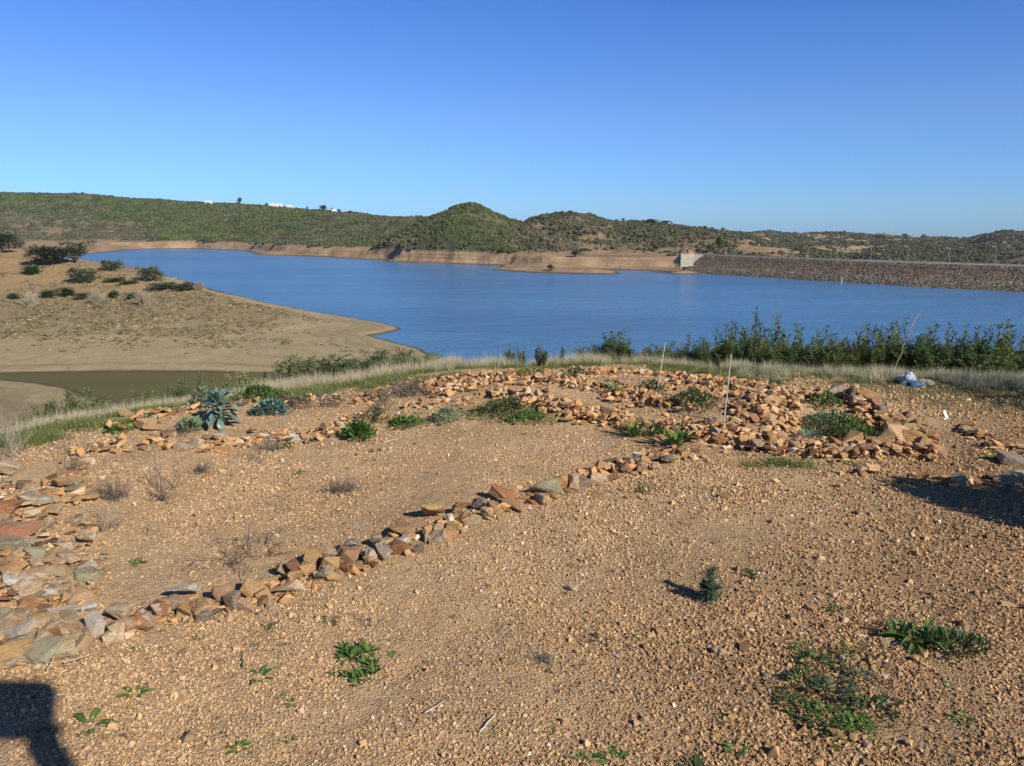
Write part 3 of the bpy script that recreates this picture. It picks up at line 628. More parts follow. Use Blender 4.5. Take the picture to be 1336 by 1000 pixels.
def ordn(i): return ['first', 'second', 'third', 'fourth', 'fifth', 'sixth', 'seventh', 'eighth', 'ninth', 'tenth', '11th', '12th', '13th', '14th', '15th'][i] if i < 15 else f'{i+1}th'
for b, l in groups.items():
    l.sort(key=lambda s: s['px'])
    for i, s in enumerate(l): s['lab'] = b if len(l) == 1 else ' '.join((b + f', {ordn(i)} from left').split()[-16:])
for s in IND:
    o = bpy.data.objects.new('stone', ROCKS[s['var']]); COL.objects.link(o)
    o.location = (s['x'], s['y'], s['z']); o.scale = (s['s'], s['s'] * s['d'], s['s'] * s['h']); o.rotation_euler = (s['tilt'][0], s['tilt'][1], s['rz'])
    c = COLS[s['col']]; k = rg.uniform(.85, 1.12); k *= 1.18 if s['seg'] != S_B else 1.25; o.color = tuple(min(.86, q) for q in (c[0] * k, c[1] * k * rg.uniform(.97, 1.03), c[2] * k)) + (1,)
    s['lab'] = ' '.join(s['lab'].split()); tag(o, s['lab'], 'stone', 'stones laid out around the planting beds' if s['seg'] != 'loose' else 'loose stones lying on the gravel')
def m_rubble():
    t = NT('rubble_stone'); oi = oinfo(t); tc = t.n('ShaderNodeTexCoord').outputs['Object']; n = t.noise(tc, 6, 4, .7)
    c = t.ramp(oi.outputs['Random'], [(0, (.07, .045, .03)), (.16, (.24, .12, .065)), (.30, (.46, .23, .095)), (.48, (.56, .31, .125)), (.62, (.55, .34, .17)), (.76, (.36, .25, .14)), (.88, (.46, .27, .11)), (.96, (.62, .46, .28)), (1, (.74, .63, .50))])
    c = t.mix(t.rng(n, .45, .7, 0, .5), c, (.30, .20, .12)); t.bsdf(c, .9, .2, t.bump(n, .4, .02)); return t.m
M['rubble'] = m_rubble()
RUB = [rock_mesh('rubble', 300 + i, M['rubble'], 9 + i % 3, .8, False) for i in range(14)]
o = scatter('rubble', [(s['x'], s['y'], s['z']) for s in REST], [(s['tilt'][0], s['tilt'][1], s['rz']) for s in REST], [(s['s'] * 1.08, s['s'] * s['d'] * .9, s['s'] * s['h'] * .82) for s in REST], [i % 14 for i in range(len(REST))], RUB)
tag(o, 'smaller orange and brown rubble filling the stone walls of the beds', 'rubble', kind='stuff')
# ------------------------------------------------------------------ gravel
def gravel():
    rs = np.random.RandomState(3); out = []
    for (y0, y1, n, smin, smax) in ((1.5, 3.2, 90000, .005, .017), (3.2, 5.5, 95000, .006, .019), (5.5, 9.5, 80000, .009, .024), (2.0, 9.3, 5200, .018, .042)):
        Y = np.sqrt(rs.uniform(y0 * y0, y1 * y1, n)); u = rs.uniform(-.74, .78, n); X = u * Y
        s = smin + (smax - smin) * rs.random_sample(n) ** 2.9
        out.append(np.stack([X, Y, s], 1))
    G = np.concatenate(out)
    d = edge_d(G[:, 0], G[:, 1]); clump = fbm(G[:, 0] / .35, G[:, 1] / .35, 3)
    big = fbm(G[:, 0] / 1.1 + 4, G[:, 1] / 1.1, 3)
    keep = (d < 0.0) & (rs.random_sample(len(G)) < .72 + .5 * clump + .45 * big)
    G = G[keep]; s = G[:, 2]; px, py = proj(G[:, 0], G[:, 1], 0)
    front = sm((G[:, 0] * .9 - G[:, 1] * .25 + 1.2) / 2.0); s = s * (0.74 + .36 * front) * (1 + .22 * np.clip(big[keep], -1, 1))
    z = H(G[:, 0], G[:, 1]); n = len(G)
    P = np.stack([G[:, 0], G[:, 1], z + s * .15], 1)
    rot = rs.uniform(0, 6.28, (n, 3)); sc = s[:, None] * rs.uniform(.6, 1.25, (n, 3))
    pro = [rock_mesh('pebble', 500 + i, M['pebble'], 12, .8, False) for i in range(8)]
    o = scatter('gravel', P, rot, sc, rs.randint(0, 8, n), pro, {'brown': brown(G[:, 0], G[:, 1])})
    tag(o, 'coarse brown and orange gravel covering the open ground', 'gravel', kind='stuff')
gravel()
# ------------------------------------------------------------------ plant builders
class PB:
    def __init__(s, seed=0): s.V = []; s.F = []; s.M = []; s.r = random.Random(seed)
    def quad(s, a, b, c, d, m=0):
        k = len(s.V); s.V += [a, b, c, d]; s.F.append((k, k + 1, k + 2, k + 3)); s.M.append(m)
    def blade(s, p, az, el, L, w, droop=.3, n=4, prof='lance', m=0, twist=0.0, cup=0.0):
        p = Vector(p); st = L / n; az0 = az; k0 = len(s.V); C = []
        side0 = Vector((-math.sin(az), math.cos(az), 0))
        for i in range(n + 1):
            t = i / n
            wd = {'lance': math.sin(math.pi * min(1, t ** .75 * .93 + .07)), 'grass': 1 - t * .95, 'spoon': (.25 + .75 * t) * (1 if t < .8 else (1 - t) / .2 * .8 + .2), 'stem': 1 - .5 * t}[prof]
            sd = side0 * math.cos(twist * t) + Vector((0, 0, math.sin(twist * t)))
            C.append((p.copy(), sd * wd * w * .5, wd))
            p = p + Vector((math.cos(az) * math.cos(el), math.sin(az) * math.cos(el), math.sin(el))) * st
            el -= droop / n * (1 + t)
        if cup:
            for (c, sd, wd) in C:
                up = Vector((0, 0, cup * w * wd)); s.V += [c - sd + up, c, c + sd + up]
            for i in range(n):
                a = k0 + i * 3; s.F += [(a, a + 1, a + 4, a + 3), (a + 1, a + 2, a + 5, a + 4)]; s.M += [m, m]
        else:
            for (c, sd, wd) in C: s.V += [c - sd, c + sd]
            for i in range(n):
                a = k0 + i * 2; s.F.append((a, a + 1, a + 3, a + 2)); s.M.append(m)
    def tube(s, pts, r0, r1, m=0, sides=5):
        pts = [Vector(p) for p in pts]; n = len(pts); k0 = len(s.V)
        for i, p in enumerate(pts):
            d = (pts[min(i + 1, n - 1)] - pts[max(i - 1, 0)]).normalized(); a = d.orthogonal().normalized(); b = d.cross(a); r = r0 + (r1 - r0) * i / (n - 1)
            for j in range(sides): an = 2 * math.pi * j / sides; s.V.append(p + (a * math.cos(an) + b * math.sin(an)) * r)
        for i in range(n - 1):
            for j in range(sides):
                a = k0 + i * sides + j; b = k0 + i * sides + (j + 1) % sides; s.F.append((a, b, b + sides, a + sides)); s.M.append(m)
    def leaf(s, p, d, L, w, m=0):
        d = d.normalized(); u = Vector((0, 0, 1)); sd = d.cross(u)
        if sd.length < .05: sd = Vector((1, 0, 0))
        sd = (sd.normalized() + Vector((s.r.uniform(-.5, .5), s.r.uniform(-.5, .5), s.r.uniform(-.5, .5)))).normalized() * w * .5
        s.quad(p, p + d * L * .45 + sd, p + d * L, p + d * L * .45 - sd, m)
    def mesh(s, name, mats):
        me = bpy.data.meshes.new(name); me.from_pydata([tuple(v) for v in s.V], [], s.F)
        for m in mats: me.materials.append(M[m])
        me.polygons.foreach_set('material_index', s.M); me.update(); return me
def rosette(seed, n=12, L=.06, w=.018, el=(.2, .9), droop=.9, prof='lance', mat='weed', cup=0.0, spread=.01, nb=1, rad=0):
    b = PB(seed)
    for k in range(nb):
        ox, oy = (b.r.gauss(0, rad), b.r.gauss(0, rad * .7)) if nb > 1 else (0, 0)
        for i in range(n):
            az = i * 2.399 + b.r.uniform(-.3, .3); sc = b.r.uniform(.6, 1.1)
            b.blade((ox + math.cos(az) * spread, oy + math.sin(az) * spread, -.003), az, b.r.uniform(*el), L * sc, w * sc, droop * b.r.uniform(.6, 1.3), 4, prof, 0, b.r.uniform(-.4, .4), cup)
    return b.mesh('weed_leaves', [mat])
def twiggy(seed, n=40, h=.1, spread=.1, mat='dry_grey', w=.0018, up=.9, branch=3):
    b = PB(seed)
    def br(p, az, el, L, w, lev):
        pts = [Vector(p)]
        for i in range(4):
            az += b.r.uniform(-.35, .35); el += b.r.uniform(-.25, .25)
            pts.append(pts[-1] + Vector((math.cos(az) * math.cos(el), math.sin(az) * math.cos(el), math.sin(el))) * L / 4)
        b.tube(pts, w, w * .5, 0, 3)
        if lev > 0:
            for k in range(branch): br(pts[b.r.randint(1, 3)], az + b.r.uniform(-1.2, 1.2), el + b.r.uniform(-.5, .5), L * .55, w * .65, lev - 1)
    for i in range(n):
        az = b.r.uniform(0, 6.28); br((b.r.gauss(0, spread * .15), b.r.gauss(0, spread * .15), -.005), az, up + b.r.gauss(0, .35), h * b.r.uniform(.6, 1.2), w, 1)
    return b.mesh('dead_twigs', [mat])
def bushy(seed, n=500, rx=.12, h=.12, L=.02, w=.006, mat='weed_dark', nst=14, k=1.9):
    if seed < 100: k = 1.0
    b = PB(seed)
    for i in range(n):
        az = b.r.uniform(0, 6.28); q = b.r.random() ** .5; z = b.r.random()
        rr = rx * q * (1 - .55 * z ** 2) * (1 + .25 * math.sin(az * 3 + seed)); p = Vector((math.cos(az) * rr, math.sin(az) * rr, z * h * (1.05 - .5 * q)))
        d = Vector((math.cos(az) * .7 + b.r.gauss(0, .4), math.sin(az) * .7 + b.r.gauss(0, .4), .7 + b.r.gauss(0, .4)))
        b.leaf(p, d, L * 1.3 * b.r.uniform(.6, 1.4), w * k * b.r.uniform(.7, 1.3))
    return b.mesh('leafy_tuft', [mat])
def strap(seed, n, L, w, mat='weed'): return rosette(seed, n, L, w, (.7, 1.45), .7, 'lance', mat, .1, .02)
PLANTS = []
def plant(px, py, me, name, label, cat, group=None, sc=1.0, rz=None, parts=None, dz=0.0):
    x, y = at(px, py); z = hz(x, y) + dz
    if parts:
        o = bpy.data.objects.new(name, None); COL.objects.link(o)
        for nm, m2 in parts:
            c = bpy.data.objects.new(nm, m2); COL.objects.link(c); c.parent = o
    else:
        o = bpy.data.objects.new(name, me); COL.objects.link(o)
    o.location = (x, y, z); o.scale = (sc, sc, sc); o.rotation_euler.z = rg.uniform(0, 6.28) if rz is None else rz
    tag(o, label, cat, group); PLANTS.append(o); return o
GW = 'small green weeds growing in the gravel'; GD = 'dead tufts and twigs on the planting beds'; GB = 'green plants growing in and on the stone beds'
ros = [rosette(20 + i, 10 + 3 * i, .055, .017, (.1, .8), .8, 'lance', 'weed', .12) for i in range(4)]
rosd = [rosette(30 + i, 16, .07, .012, (.3, 1.1), 1.0, 'lance', 'weed_dark', .1) for i in range(3)]
roslush = rosette(41, 26, .13, .026, (.15, .9), .9, 'lance', 'weed', .15, .02)
lobed = rosette(42, 9, .09, .036, (.1, .5), .5, 'spoon', 'weed', .1, .01)
patch = [rosette(50 + i, 8, .038, .009, (.2, 1.2), .8, 'lance', 'weed', .1, .005, 14, .06) for i in range(3)]
patchd = [rosette(60 + i, 9, .045, .009, (.2, 1.3), .8, 'lance', 'weed_dark', .1, .005, 16, .07) for i in range(2)]
for a in [(115, 945, lobed, 1.0, 'bright lobed green weed lying flat beside the corner shadow'), (176, 903, ros[1], 1.1, 'small green weed just above the lobed one, below the slab bank'), (338, 882, ros[0], 1.2, 'spreading green weed below the largest ochre boulder'),
          (460, 843, rosette(71, 14, .05, .014, (.2, 1.2), .8, 'lance', 'weed', .1, .005, 6, .035), 1.0, 'upper leafy weed of the clump on the gravel below the row middle'), (472, 868, rosette(72, 14, .05, .014, (.2, 1.2), .8, 'lance', 'weed', .1, .005, 9, .045), 1.0, 'brightest weed mat of the clump on the gravel below the row middle'), (436, 874, ros[3], .6, 'tiny weed at the near side of the green clump'),
          (312, 976, ros[1], .8, 'small green weed near the single tan block'), (805, 990, lobed, 1.0, 'broad pale leafy weed at the bottom edge of the open gravel'), (760, 990, ros[2], .7, 'smaller weed next to the broad leafy one at the bottom edge'),
          (960, 975, ros[3], .9, 'rosette weed below the tiny one, near the dark weed mat'), (943, 928, ros[0], .65, 'bluish tiny weed halfway between white chip and dark weed mat'), (908, 1000, rosd[0], .9, 'dark weed cut by the bottom edge of the gravel'),
          (1091, 797, rosd[1], .8, 'small dark tuft above the big leafy rosette'), (978, 752, patchd[0], .55, 'low dark green weed beside the upright spurge'), (1255, 938, ros[2], .9, 'sparse grey-green weed on the gravel below the big leafy rosette'),
          (1312, 800, ros[0], .5, 'tiny weed near the frame edge below the long shadow'), (1235, 895, ros[1], .5, 'yellowish tiny weed under the big leafy rosette'), (830, 830, ros[3], .45, 'tiny round weed beside the white chip'),
          (1045, 850, patch[1], .7, 'leafy green weed patch at the top of the dark mat'), (1115, 945, ros[0], .9, 'pale leaved weed at the near side of the dark mat'), (716, 952, ros[0], .5, 'tiny bluish weed above the broad leafy one'),
          (700, 733, ros[1], .4, 'tiny weed on the gravel below the grey-green boulder'), (556, 855, ros[2], .35, 'tiny weed just beyond the green clump'), (508, 848, patch[2], .35, 'faint low weed right of the green clump'),
          (840, 643, patch[2], .9, 'light green sprawling weed below the far end of the diagonal row'), (1180, 633, patch[0], .8, 'green weed patch at the tip of the long shadow'), (590, 800, ros[3], .35, 'tiny weed below the diamond shaped block'),
          (430, 808, patchd[1], .45, 'thin weed patch under the upright grey-green block'), (352, 815, patchd[0], .35, 'thin weed under the pale cream slab'), (1295, 598, roslush, .55, 'small bright rosette in front of the slab row beside the tag'),
          (1020, 606, patch[1], 1.2, 'long low green weed patch below the oval bed'), (1120, 605, patch[0], 1.0, 'yellowish low weed patch by the oval bed near rim'), (1168, 572, roslush, .45, 'bright rosette in the shaded corner of the oval bed'),
          (390, 617, patch[2], .6, 'low green weed on the enclosed gravel near the dead tuft'), (490, 592, ros[1], 1.0, 'small green weed on the enclosed gravel'), (410, 578, patchd[0], .8, 'dark green tuft beside the white stone'),
          (370, 586, patchd[1], .8, 'dark tuft between the pale stones of the row below the cabbage'), (545, 546, ros[2], 1.0, 'small weed at the back of the enclosed gravel'), (650, 648, ros[0], .4, 'tiny weed behind the rust brown stone'),
          (97, 668, rosette(77, 9, .10, .030, (.0, .4), .4, 'spoon', 'weed_dark', .08), 1.0, 'dark broad leaved weed lying on the slab bank'), (162, 808, lobed, .45, 'two bright leaves poking between cream and rust stones'), (40, 789, lobed, .3, 'single bright leaf on the slab bank'),
          (180, 735, patch[2], .6, 'yellowish low weed beside the slab bank'), (120, 738, ros[0], .6, 'small dark weed against the cream stones'), (100, 748, ros[3], .4, 'tiny weed among the cream stones'),
          (285, 800, ros[2], .4, 'tiny weed between the grey stones of the diagonal row'), (600, 520, patch[1], .8, 'green weeds among the rear rubble wall stones')]:
    plant(a[0], a[1], a[2], 'weed', a[4], 'weed', GW, a[3])
for i, (px, py, sc) in enumerate([(1050, 892, 1.0), (1090, 905, 1.1), (1135, 925, 1.0), (1080, 940, 1.1), (1030, 915, .7), (1125, 890, .8), (1065, 868, .8), (1115, 950, .8), (1095, 872, .5)]):
    if i == 0: root = bpy.data.objects.new('weed_mat', None); COL.objects.link(root); x0, y0 = at(1085, 905); root.location = (x0, y0, hz(x0, y0)); tag(root, 'wide dark sprawling weed mat on the gravel below the leafy rosette', 'weed', GW)
    x, y = at(px, py); c = bpy.data.objects.new('leafy_stems', bushy(80 + i, 200, .085, .07, .020, .0075, ['weed_dark', 'olive', 'weed_dark', 'weed'][i % 4])); COL.objects.link(c); c.parent = root; c.location = (x - x0, y - y0, hz(x, y) - hz(x0, y0)); c.scale = (sc * 1.25, sc * 1.15, sc * .62)
plant(1198, 838, roslush, 'leafy_rosette', 'big leafy rosette weed with a round flat stone on it', 'weed', GW, 1.15)
plant(1170, 832, strap(141, 22, .12, .016, 'weed_dark'), 'leafy_rosette', 'darker spiky rosette behind the round flat stone', 'weed', GW, .9)
plant(1245, 850, bushy(91, 320, .12, .045, .035, .008, 'weed_dark'), 'weed', 'darker fine leaved weed joined to the big leafy rosette', 'weed', GW, 1.0)
plant(1115, 862, bushy(92, 120, .05, .08, .03, .004, 'shrub_yellow'), 'weed', 'yellow-green grassy sprig above the dark weed mat', 'weed', GW, 1.0)
# spurge with an upright leafy stem
def spurge(seed, h=.15, nst=6):
    b = PB(seed); c = PB(seed + 1)
    for k in range(nst):
        az0 = b.r.uniform(0, 6.28); lean = .08 + .13 * k; P = [Vector((0, 0, 0))]
        for i in range(10): P.append(P[-1] + Vector((math.cos(az0) * lean, math.sin(az0) * lean, 1)).normalized() * h * (1 - .11 * k) / 10)
        c.tube(P, .0035, .002)
        for i in range(60):
            t = b.r.random() ** .6; p = P[0].lerp(P[-1], t); az = i * 2.399
            b.blade(p, az, .1 + .8 * t, .052 * (1.15 - .5 * t), .0085, .9, 3, 'lance')
    return [('leaves', b.mesh('spurge_leaves', ['spurge'])), ('stem', c.mesh('spurge_stem', ['stem']))]
plant(925, 786, None, 'spurge', 'upright dark green spurge casting a shadow across the open gravel', 'plant', GB, 1.0, 2.5, spurge(5))
plant(934, 784, rosette(97, 14, .06, .016, (.3, 1.1), .7, 'lance', 'weed_dark', .1), 'weed', 'short dark weed at the foot of the upright spurge', 'weed', GW, .8)
for a in [(883, 584, strap(101, 34, .21, .028), 'bright strap leaved clump behind the flat grey stones'), (826, 570, strap(102, 26, .20, .022), 'bright green clump at the end of the front rubble wall'), (851, 570, strap(103, 22, .17, .018, 'weed_dark'), 'darker green clump between the two bright strap leaved ones'),
          (802, 528, strap(104, 24, .22, .012), 'feathery green plant rising from the middle rubble wall'), (468, 576, bushy(105, 380, .12, .14, .035, .014, 'weed'), 'bright bushy green plant beside the dead brown tuft'), (530, 560, bushy(106, 360, .16, .08, .03, .010, 'weed'), 'low spreading green plant behind the bare grey patch'),
          (582, 556, bushy(107, 320, .13, .15, .035, .008, 'weed_pale'), 'pale green feathery plant by the front rubble wall'), (490, 556, bushy(108, 400, .13, .15, .028, .006, 'olive'), 'grey-olive wiry tuft behind the bright bushy plant'),
          (905, 541, bushy(109, 900, .24, .17, .025, .007, 'weed_dark'), 'dense dark dome shaped plant between the two canes'), (690, 553, bushy(110, 420, .2, .10, .03, .007, 'weed'), 'green grassy growth at the foot of the front rubble wall'),
          (645, 545, bushy(111, 420, .24, .12, .03, .006, 'weed_dark'), 'dark grassy growth in the front rubble bed'), (665, 540, bushy(130, 420, .24, .12, .03, .006, 'weed_dark'), 'second dark grassy growth in the front rubble bed, nearer the canes'), (690, 508, bushy(112, 320, .22, .10, .03, .008, 'weed'), 'green growth between rear and middle rubble walls'), (750, 512, bushy(113, 260, .16, .12, .03, .008, 'weed_dark'), 'dark growth in the middle of the rear rubble wall'),
          (1075, 558, bushy(114, 620, .22, .16, .03, .005, 'weed_pale'), 'tall pale stemmed growth filling the oval bed'), (1100, 568, bushy(115, 620, .24, .13, .03, .005, 'weed_dark'), 'dark fine leaved growth in the middle of the oval bed'), (1125, 573, bushy(116, 420, .2, .11, .03, .005, 'weed_dark'), 'dark growth in the shaded end of the oval bed'),
          (1075, 545, bushy(117, 320, .16, .14, .03, .009, 'weed'), 'bright green growth at the far side of the oval bed'), (1088, 556, bushy(145, 700, .26, .15, .03, .008, 'weed_dark'), 'darkest bushy growth at the centre of the oval bed'), (1112, 560, bushy(146, 500, .22, .13, .03, .007, 'weed'), 'green growth beside the far rim inside the oval bed'),
          (1052, 572, bushy(118, 260, .14, .07, .02, .005, 'weed_blue'), 'bluish low growth at the near side of the oval bed'),
          (850, 526, bushy(119, 300, .14, .12, .03, .007, 'weed_dark'), 'dark plant at the foot of the farther cane'), (915, 500, bushy(120, 200, .16, .09, .03, .007, 'weed_dark'), 'dark growth behind the middle rubble wall'), (1010, 508, bushy(121, 120, .1, .07, .03, .007, 'olive'), 'small olive tuft behind the oval bed'),
          (355, 548, bushy(122, 260, .14, .12, .05, .018, 'weed_blue'), 'small pale bluish plant between the cabbage and the white stone'), (250, 566, bushy(123, 200, .10, .09, .045, .014, 'weed_pale'), 'smaller bluish plant beside the big cabbage'), (338, 520, bushy(124, 520, .26, .13, .04, .012, 'weed'), 'bright green bush on the dry grass rim behind the cabbage'),
          (385, 528, bushy(125, 200, .15, .06, .03, .008, 'olive'), 'low olive tuft on the dry grass rim'), (155, 568, bushy(126, 160, .12, .06, .03, .008, 'weed'), 'green tuft on the rim beside the pale tan stone'), (495, 528, bushy(127, 160, .10, .08, .03, .007, 'weed_dark'), 'small dark tuft on the rim beside brown twigs'),
          (545, 512, bushy(128, 220, .16, .09, .03, .007, 'weed'), 'green tuft at the start of the rear rubble wall')]:
    plant(a[0], a[1], a[2], 'green_plant', a[3], 'plant', GB)
# the big waxy cabbage
def cabbage():
    b = PB(7); c = PB(8)
    for i in range(46):
        az = i * 2.399 + b.r.uniform(-.4, .4); t = i / 46; L = (.20 - .09 * t) * b.r.uniform(.75, 1.1)
        b.blade((0, 0, .06 + .16 * t), az, .05 + 1.15 * t + b.r.uniform(-.15, .15), L, .070 - .02 * t, b.r.uniform(.4, 1.3) * (1.2 - t) + .2, 6, 'spoon', 0, b.r.uniform(-.5, .5), .16)
    for i in range(34):
        az = i * 2.399; c.blade((0, 0, .064 + .16 * i / 34), az, .05 + 1.15 * i / 34, .10, .008, .3, 3, 'stem')
    c.tube([(0, 0, -.02), (.006, 0, .08), (0, .004, .24)], .016, .010, 0, 7)
    return [('leaves', b.mesh('cabbage_leaves', ['weed_blue'])), ('stalk', c.mesh('cabbage_stalk', ['weed_pale']))]
plant(289, 562, None, 'cabbage_plant', 'large waxy blue-green cabbage plant with thick stalk on the bed rim', 'plant', GB, 1.08, .6, cabbage())
def mustard():
    b = PB(17)
    for i in range(9):
        az = b.r.uniform(0, 6.28); P = [Vector((0, 0, 0))]
        for k in range(6): P.append(P[-1] + Vector((math.cos(az) * .25, math.sin(az) * .25, 1)).normalized() * .06)
        b.tube(P, .003, .0015, 0, 3)
        for k in range(9): b.leaf(P[-1] + Vector((b.r.gauss(0, .025), b.r.gauss(0, .025), b.r.gauss(-.02, .03))), Vector((b.r.gauss(0, 1), b.r.gauss(0, 1), .6)), .014, .012, 1)
        for k in range(14): b.leaf(P[b.r.randint(0, 4)], Vector((b.r.gauss(0, 1), b.r.gauss(0, 1), .5)), .05, .012, 0)
    return [('flowers', b.mesh('mustard_plant', ['weed_pale', 'yellow']))]
plant(312, 545, mustard()[0][1], 'flowering_mustard', 'yellow flowering mustard standing behind the big cabbage', 'plant', GB, .95)
plant(268, 535, bushy(140, 260, .14, .2, .05, .012, 'weed_pale'), 'green_plant', 'tall pale green stems behind the big cabbage', 'plant', GB, .9)
# dead tufts and twigs
for a in [(452, 640, twiggy(201, 46, .10, .25, up=.5), 1.0, 'dead black tuft in the middle of the enclosed gravel'), (425, 636, twiggy(202, 30, .09, .3, up=.1), 1.2, 'flat dead twigs trailing from the black tuft'), (262, 617, twiggy(203, 46, .08, .2, up=.6), 1.0, 'round dark dead tuft below the row of pale stones'),
          (205, 640, twiggy(204, 5, .28, .06, w=.002, up=1.2), 1.0, 'tall bare dead sprig beside the enclosed gravel'), (222, 640, twiggy(205, 4, .30, .05, w=.002, up=1.35), 1.0, 'thin leaning dead sprig next to the tall bare one'), (212, 655, twiggy(206, 18, .13, .1, up=1.0), 1.0, 'low dead tuft at the foot of the two dead sprigs'),
          (150, 660, twiggy(207, 40, .13, .2, 'dry_grey', up=.9), 1.1, 'grey wiry tuft at the edge of the slab bank'), (98, 620, twiggy(208, 26, .12, .12, 'dry_grey', up=1.0), 1.0, 'dead tuft in a gap of the slab bank'), (192, 690, twiggy(209, 3, .22, .05, w=.004, up=.25), 1.0, 'dark forked dead twig lying beside the slab bank'),
          (330, 605, twiggy(210, 12, .16, .3, up=1.1), 1.0, 'thin dead sprigs standing below the row of pale stones'), (320, 725, twiggy(211, 60, .10, .5, 'dry_grey', .0012, .3), 1.6, 'grey patch of dead wiry stems by the diagonal row'), (355, 590, twiggy(212, 40, .13, .15, 'dry_grey', up=1.0), 1.0, 'brown dead tuft between pale stones below the cabbage'),
          (532, 520, twiggy(213, 90, .16, .5, up=.7), 1.3, 'wide brown dead bush on the rim before the rear rubble wall'), (432, 534, twiggy(214, 60, .12, .4, up=.7), 1.1, 'brown dead tuft on the rim beyond the white stone'), (388, 538, twiggy(215, 40, .11, .3, up=.7), 1.0, 'reddish dead tuft on the rim near the cabbage'),
          (503, 536, twiggy(216, 30, .12, .2, up=.8), 1.0, 'dark dead tuft behind the olive wiry tuft'), (245, 570, twiggy(217, 40, .09, .4, up=.2), 1.0, 'flattened black dead stems at the foot of the bluish plant'), (710, 861, twiggy(218, 40, .05, .15, up=.5), .9, 'small black dead tuft on the brown gravel'),
          (485, 808, twiggy(219, 16, .06, .2, up=.2), .9, 'small flat grey twigs below the diagonal row'), (1262, 615, twiggy(220, 5, .22, .05, w=.002, up=1.35), 1.0, 'bare upright dead sprig above the shaded boulders'), (1155, 505, twiggy(221, 14, .13, .2, up=.7), 1.0, 'dead twig tangle on the bare ground behind the oval bed'),
          (790, 840, twiggy(222, 26, .05, .3, up=.2), 1.0, 'scatter of dark twigs beside the white chip'), (138, 700, twiggy(223, 14, .16, .1, 'dry_grey', up=1.2), 1.0, 'grey standing stems beside the cream stones'), (10, 600, twiggy(224, 30, .32, .3, 'dry_white', .002, 1.2), 1.0, 'pale dry bush at the frame edge above the slab bank'),
          (1205, 690, twiggy(225, 10, .12, .3, up=.05), 1.0, 'dark flat twigs under the long shadow'), (370, 660, twiggy(226, 4, .2, .3, up=.6), 1.0, 'faint dead sprig on the enclosed gravel'), (90, 595, twiggy(227, 5, .2, .2, up=1.1), 1.0, 'thin dead sprig above the slab bank')]:
    plant(a[0], a[1], a[2], 'dead_tuft', a[4], 'dead plant', GD, a[3])
def stick(px0, py0, px1, py1, r, name, label, mat, h=.01):
    x0, y0 = at(px0, py0); x1, y1 = at(px1, py1); b = PB(int(px0)); n = 7
    P = [(x0 + (x1 - x0) * i / n - x0 + b.r.uniform(-1, 1) * r * .8, y0 + (y1 - y0) * i / n - y0 + b.r.uniform(-1, 1) * r * .8, hz(x0 + (x1 - x0) * i / n, y0 + (y1 - y0) * i / n) - hz(x0, y0) + h) for i in range(n + 1)]
    b.tube(P, r, r * .5, 0, 6); o = link(name, b.mesh(name, [mat]), (x0, y0, hz(x0, y0))); tag(o, label, 'twig', 'sticks lying on the gravel'); return o
stick(626, 957, 646, 936, .004, 'stick', 'short pale stick on the brown gravel at the bottom of the picture', 'dry_white')
stick(555, 932, 580, 915, .003, 'stick', 'thin grey stick beyond the short pale one on the brown gravel', 'dry_white')
stick(62, 882, 85, 845, .0035, 'stick', 'pale bent stem leaning at the near end of the slab bank', 'dry_white', .02)
stick(85, 872, 130, 858, .003, 'stick', 'pale stem lying below the upright white and rust slab', 'dry_white', .015)
stick(317, 872, 316, 850, .003, 'stick', 'short dark stick on the gravel above the spreading weed', 'dry_grey')
stick(1270, 690, 1305, 700, .003, 'stick', 'short white twig lying inside the long shadow', 'dry_white')
stick(500, 585, 520, 578, .004, 'stick', 'pale twig on the bare grey patch of the enclosed gravel', 'dry_white')
# canes
def cane(bx, by, tx, ty, r, label, ydrop=0, zb=0.0):
    x, y = at(bx, by, zb); z = hz(x, y); tx_, _, tz = atY(tx, ty, y + .02); b = PB(3)
    P = [(0, 0, -.06)] + [((tx_ - x) * t, .02 * t, (tz - z) * t + .0) for t in [i / 8 for i in range(1, 9)]]
    b.tube(P, r, r * .8, 0, 8)
    o = bpy.data.objects.new('garden_cane', None); COL.objects.link(o); o.location = (x, y, z)
    c = link('cane_shaft', b.mesh('cane_shaft', ['cane']), parent=o)
    k = PB(4)
    for i in (2, 4, 6):
        p = Vector(P[i]); q = Vector(P[i + 1]); d = (q - p).normalized(); k.tube([p - d * .006, p, p + d * .006], r * 1.12, r * 1.12, 0, 8)
    link('joint_ring', k.mesh('joint_rings', ['dry_white']), parent=o); tag(o, label, 'cane', 'thin canes marking the beds')
cane(944, 559, 954, 462, .0062, 'taller pale cane standing at the corner of the rubble beds')
cane(856, 529, 868, 447, .0060, 'leaning pale cane beside the feathery green plant')
cane(937, 514, 937, 500, .008, 'very short stake stub in the rear rubble wall')
# white tag on a wire
def tag_obj():
    x, y = at(1226, 560); z = hz(x, y); o = bpy.data.objects.new('plant_tag', None); COL.objects.link(o); o.location = (x, y, z)
    b = PB(1); b.tube([(0, 0, -.03), (.01, 0, .06), (.03, 0, .15)], .002, .0015, 0, 5); link('wire', b.mesh('wire', ['steel']), parent=o)
    bm = bmesh.new(); bmesh.ops.create_cube(bm, size=1, matrix=Matrix.Translation((.035, 0, .13)) @ Matrix.Rotation(-.5, 4, 'Y') @ Matrix.Rotation(.4, 4, 'Z') @ Matrix.Diagonal((.028, .003, .075, 1)))
    bmesh.ops.bevel(bm, geom=list(bm.edges), offset=.001, segments=1, affect='EDGES'); me = bpy.data.meshes.new('card'); bm.to_mesh(me); bm.free(); me.materials.append(M['card']); link('card', me, parent=o)
    tag(o, 'small white plant tag on a thin wire in the bare ground', 'tag')
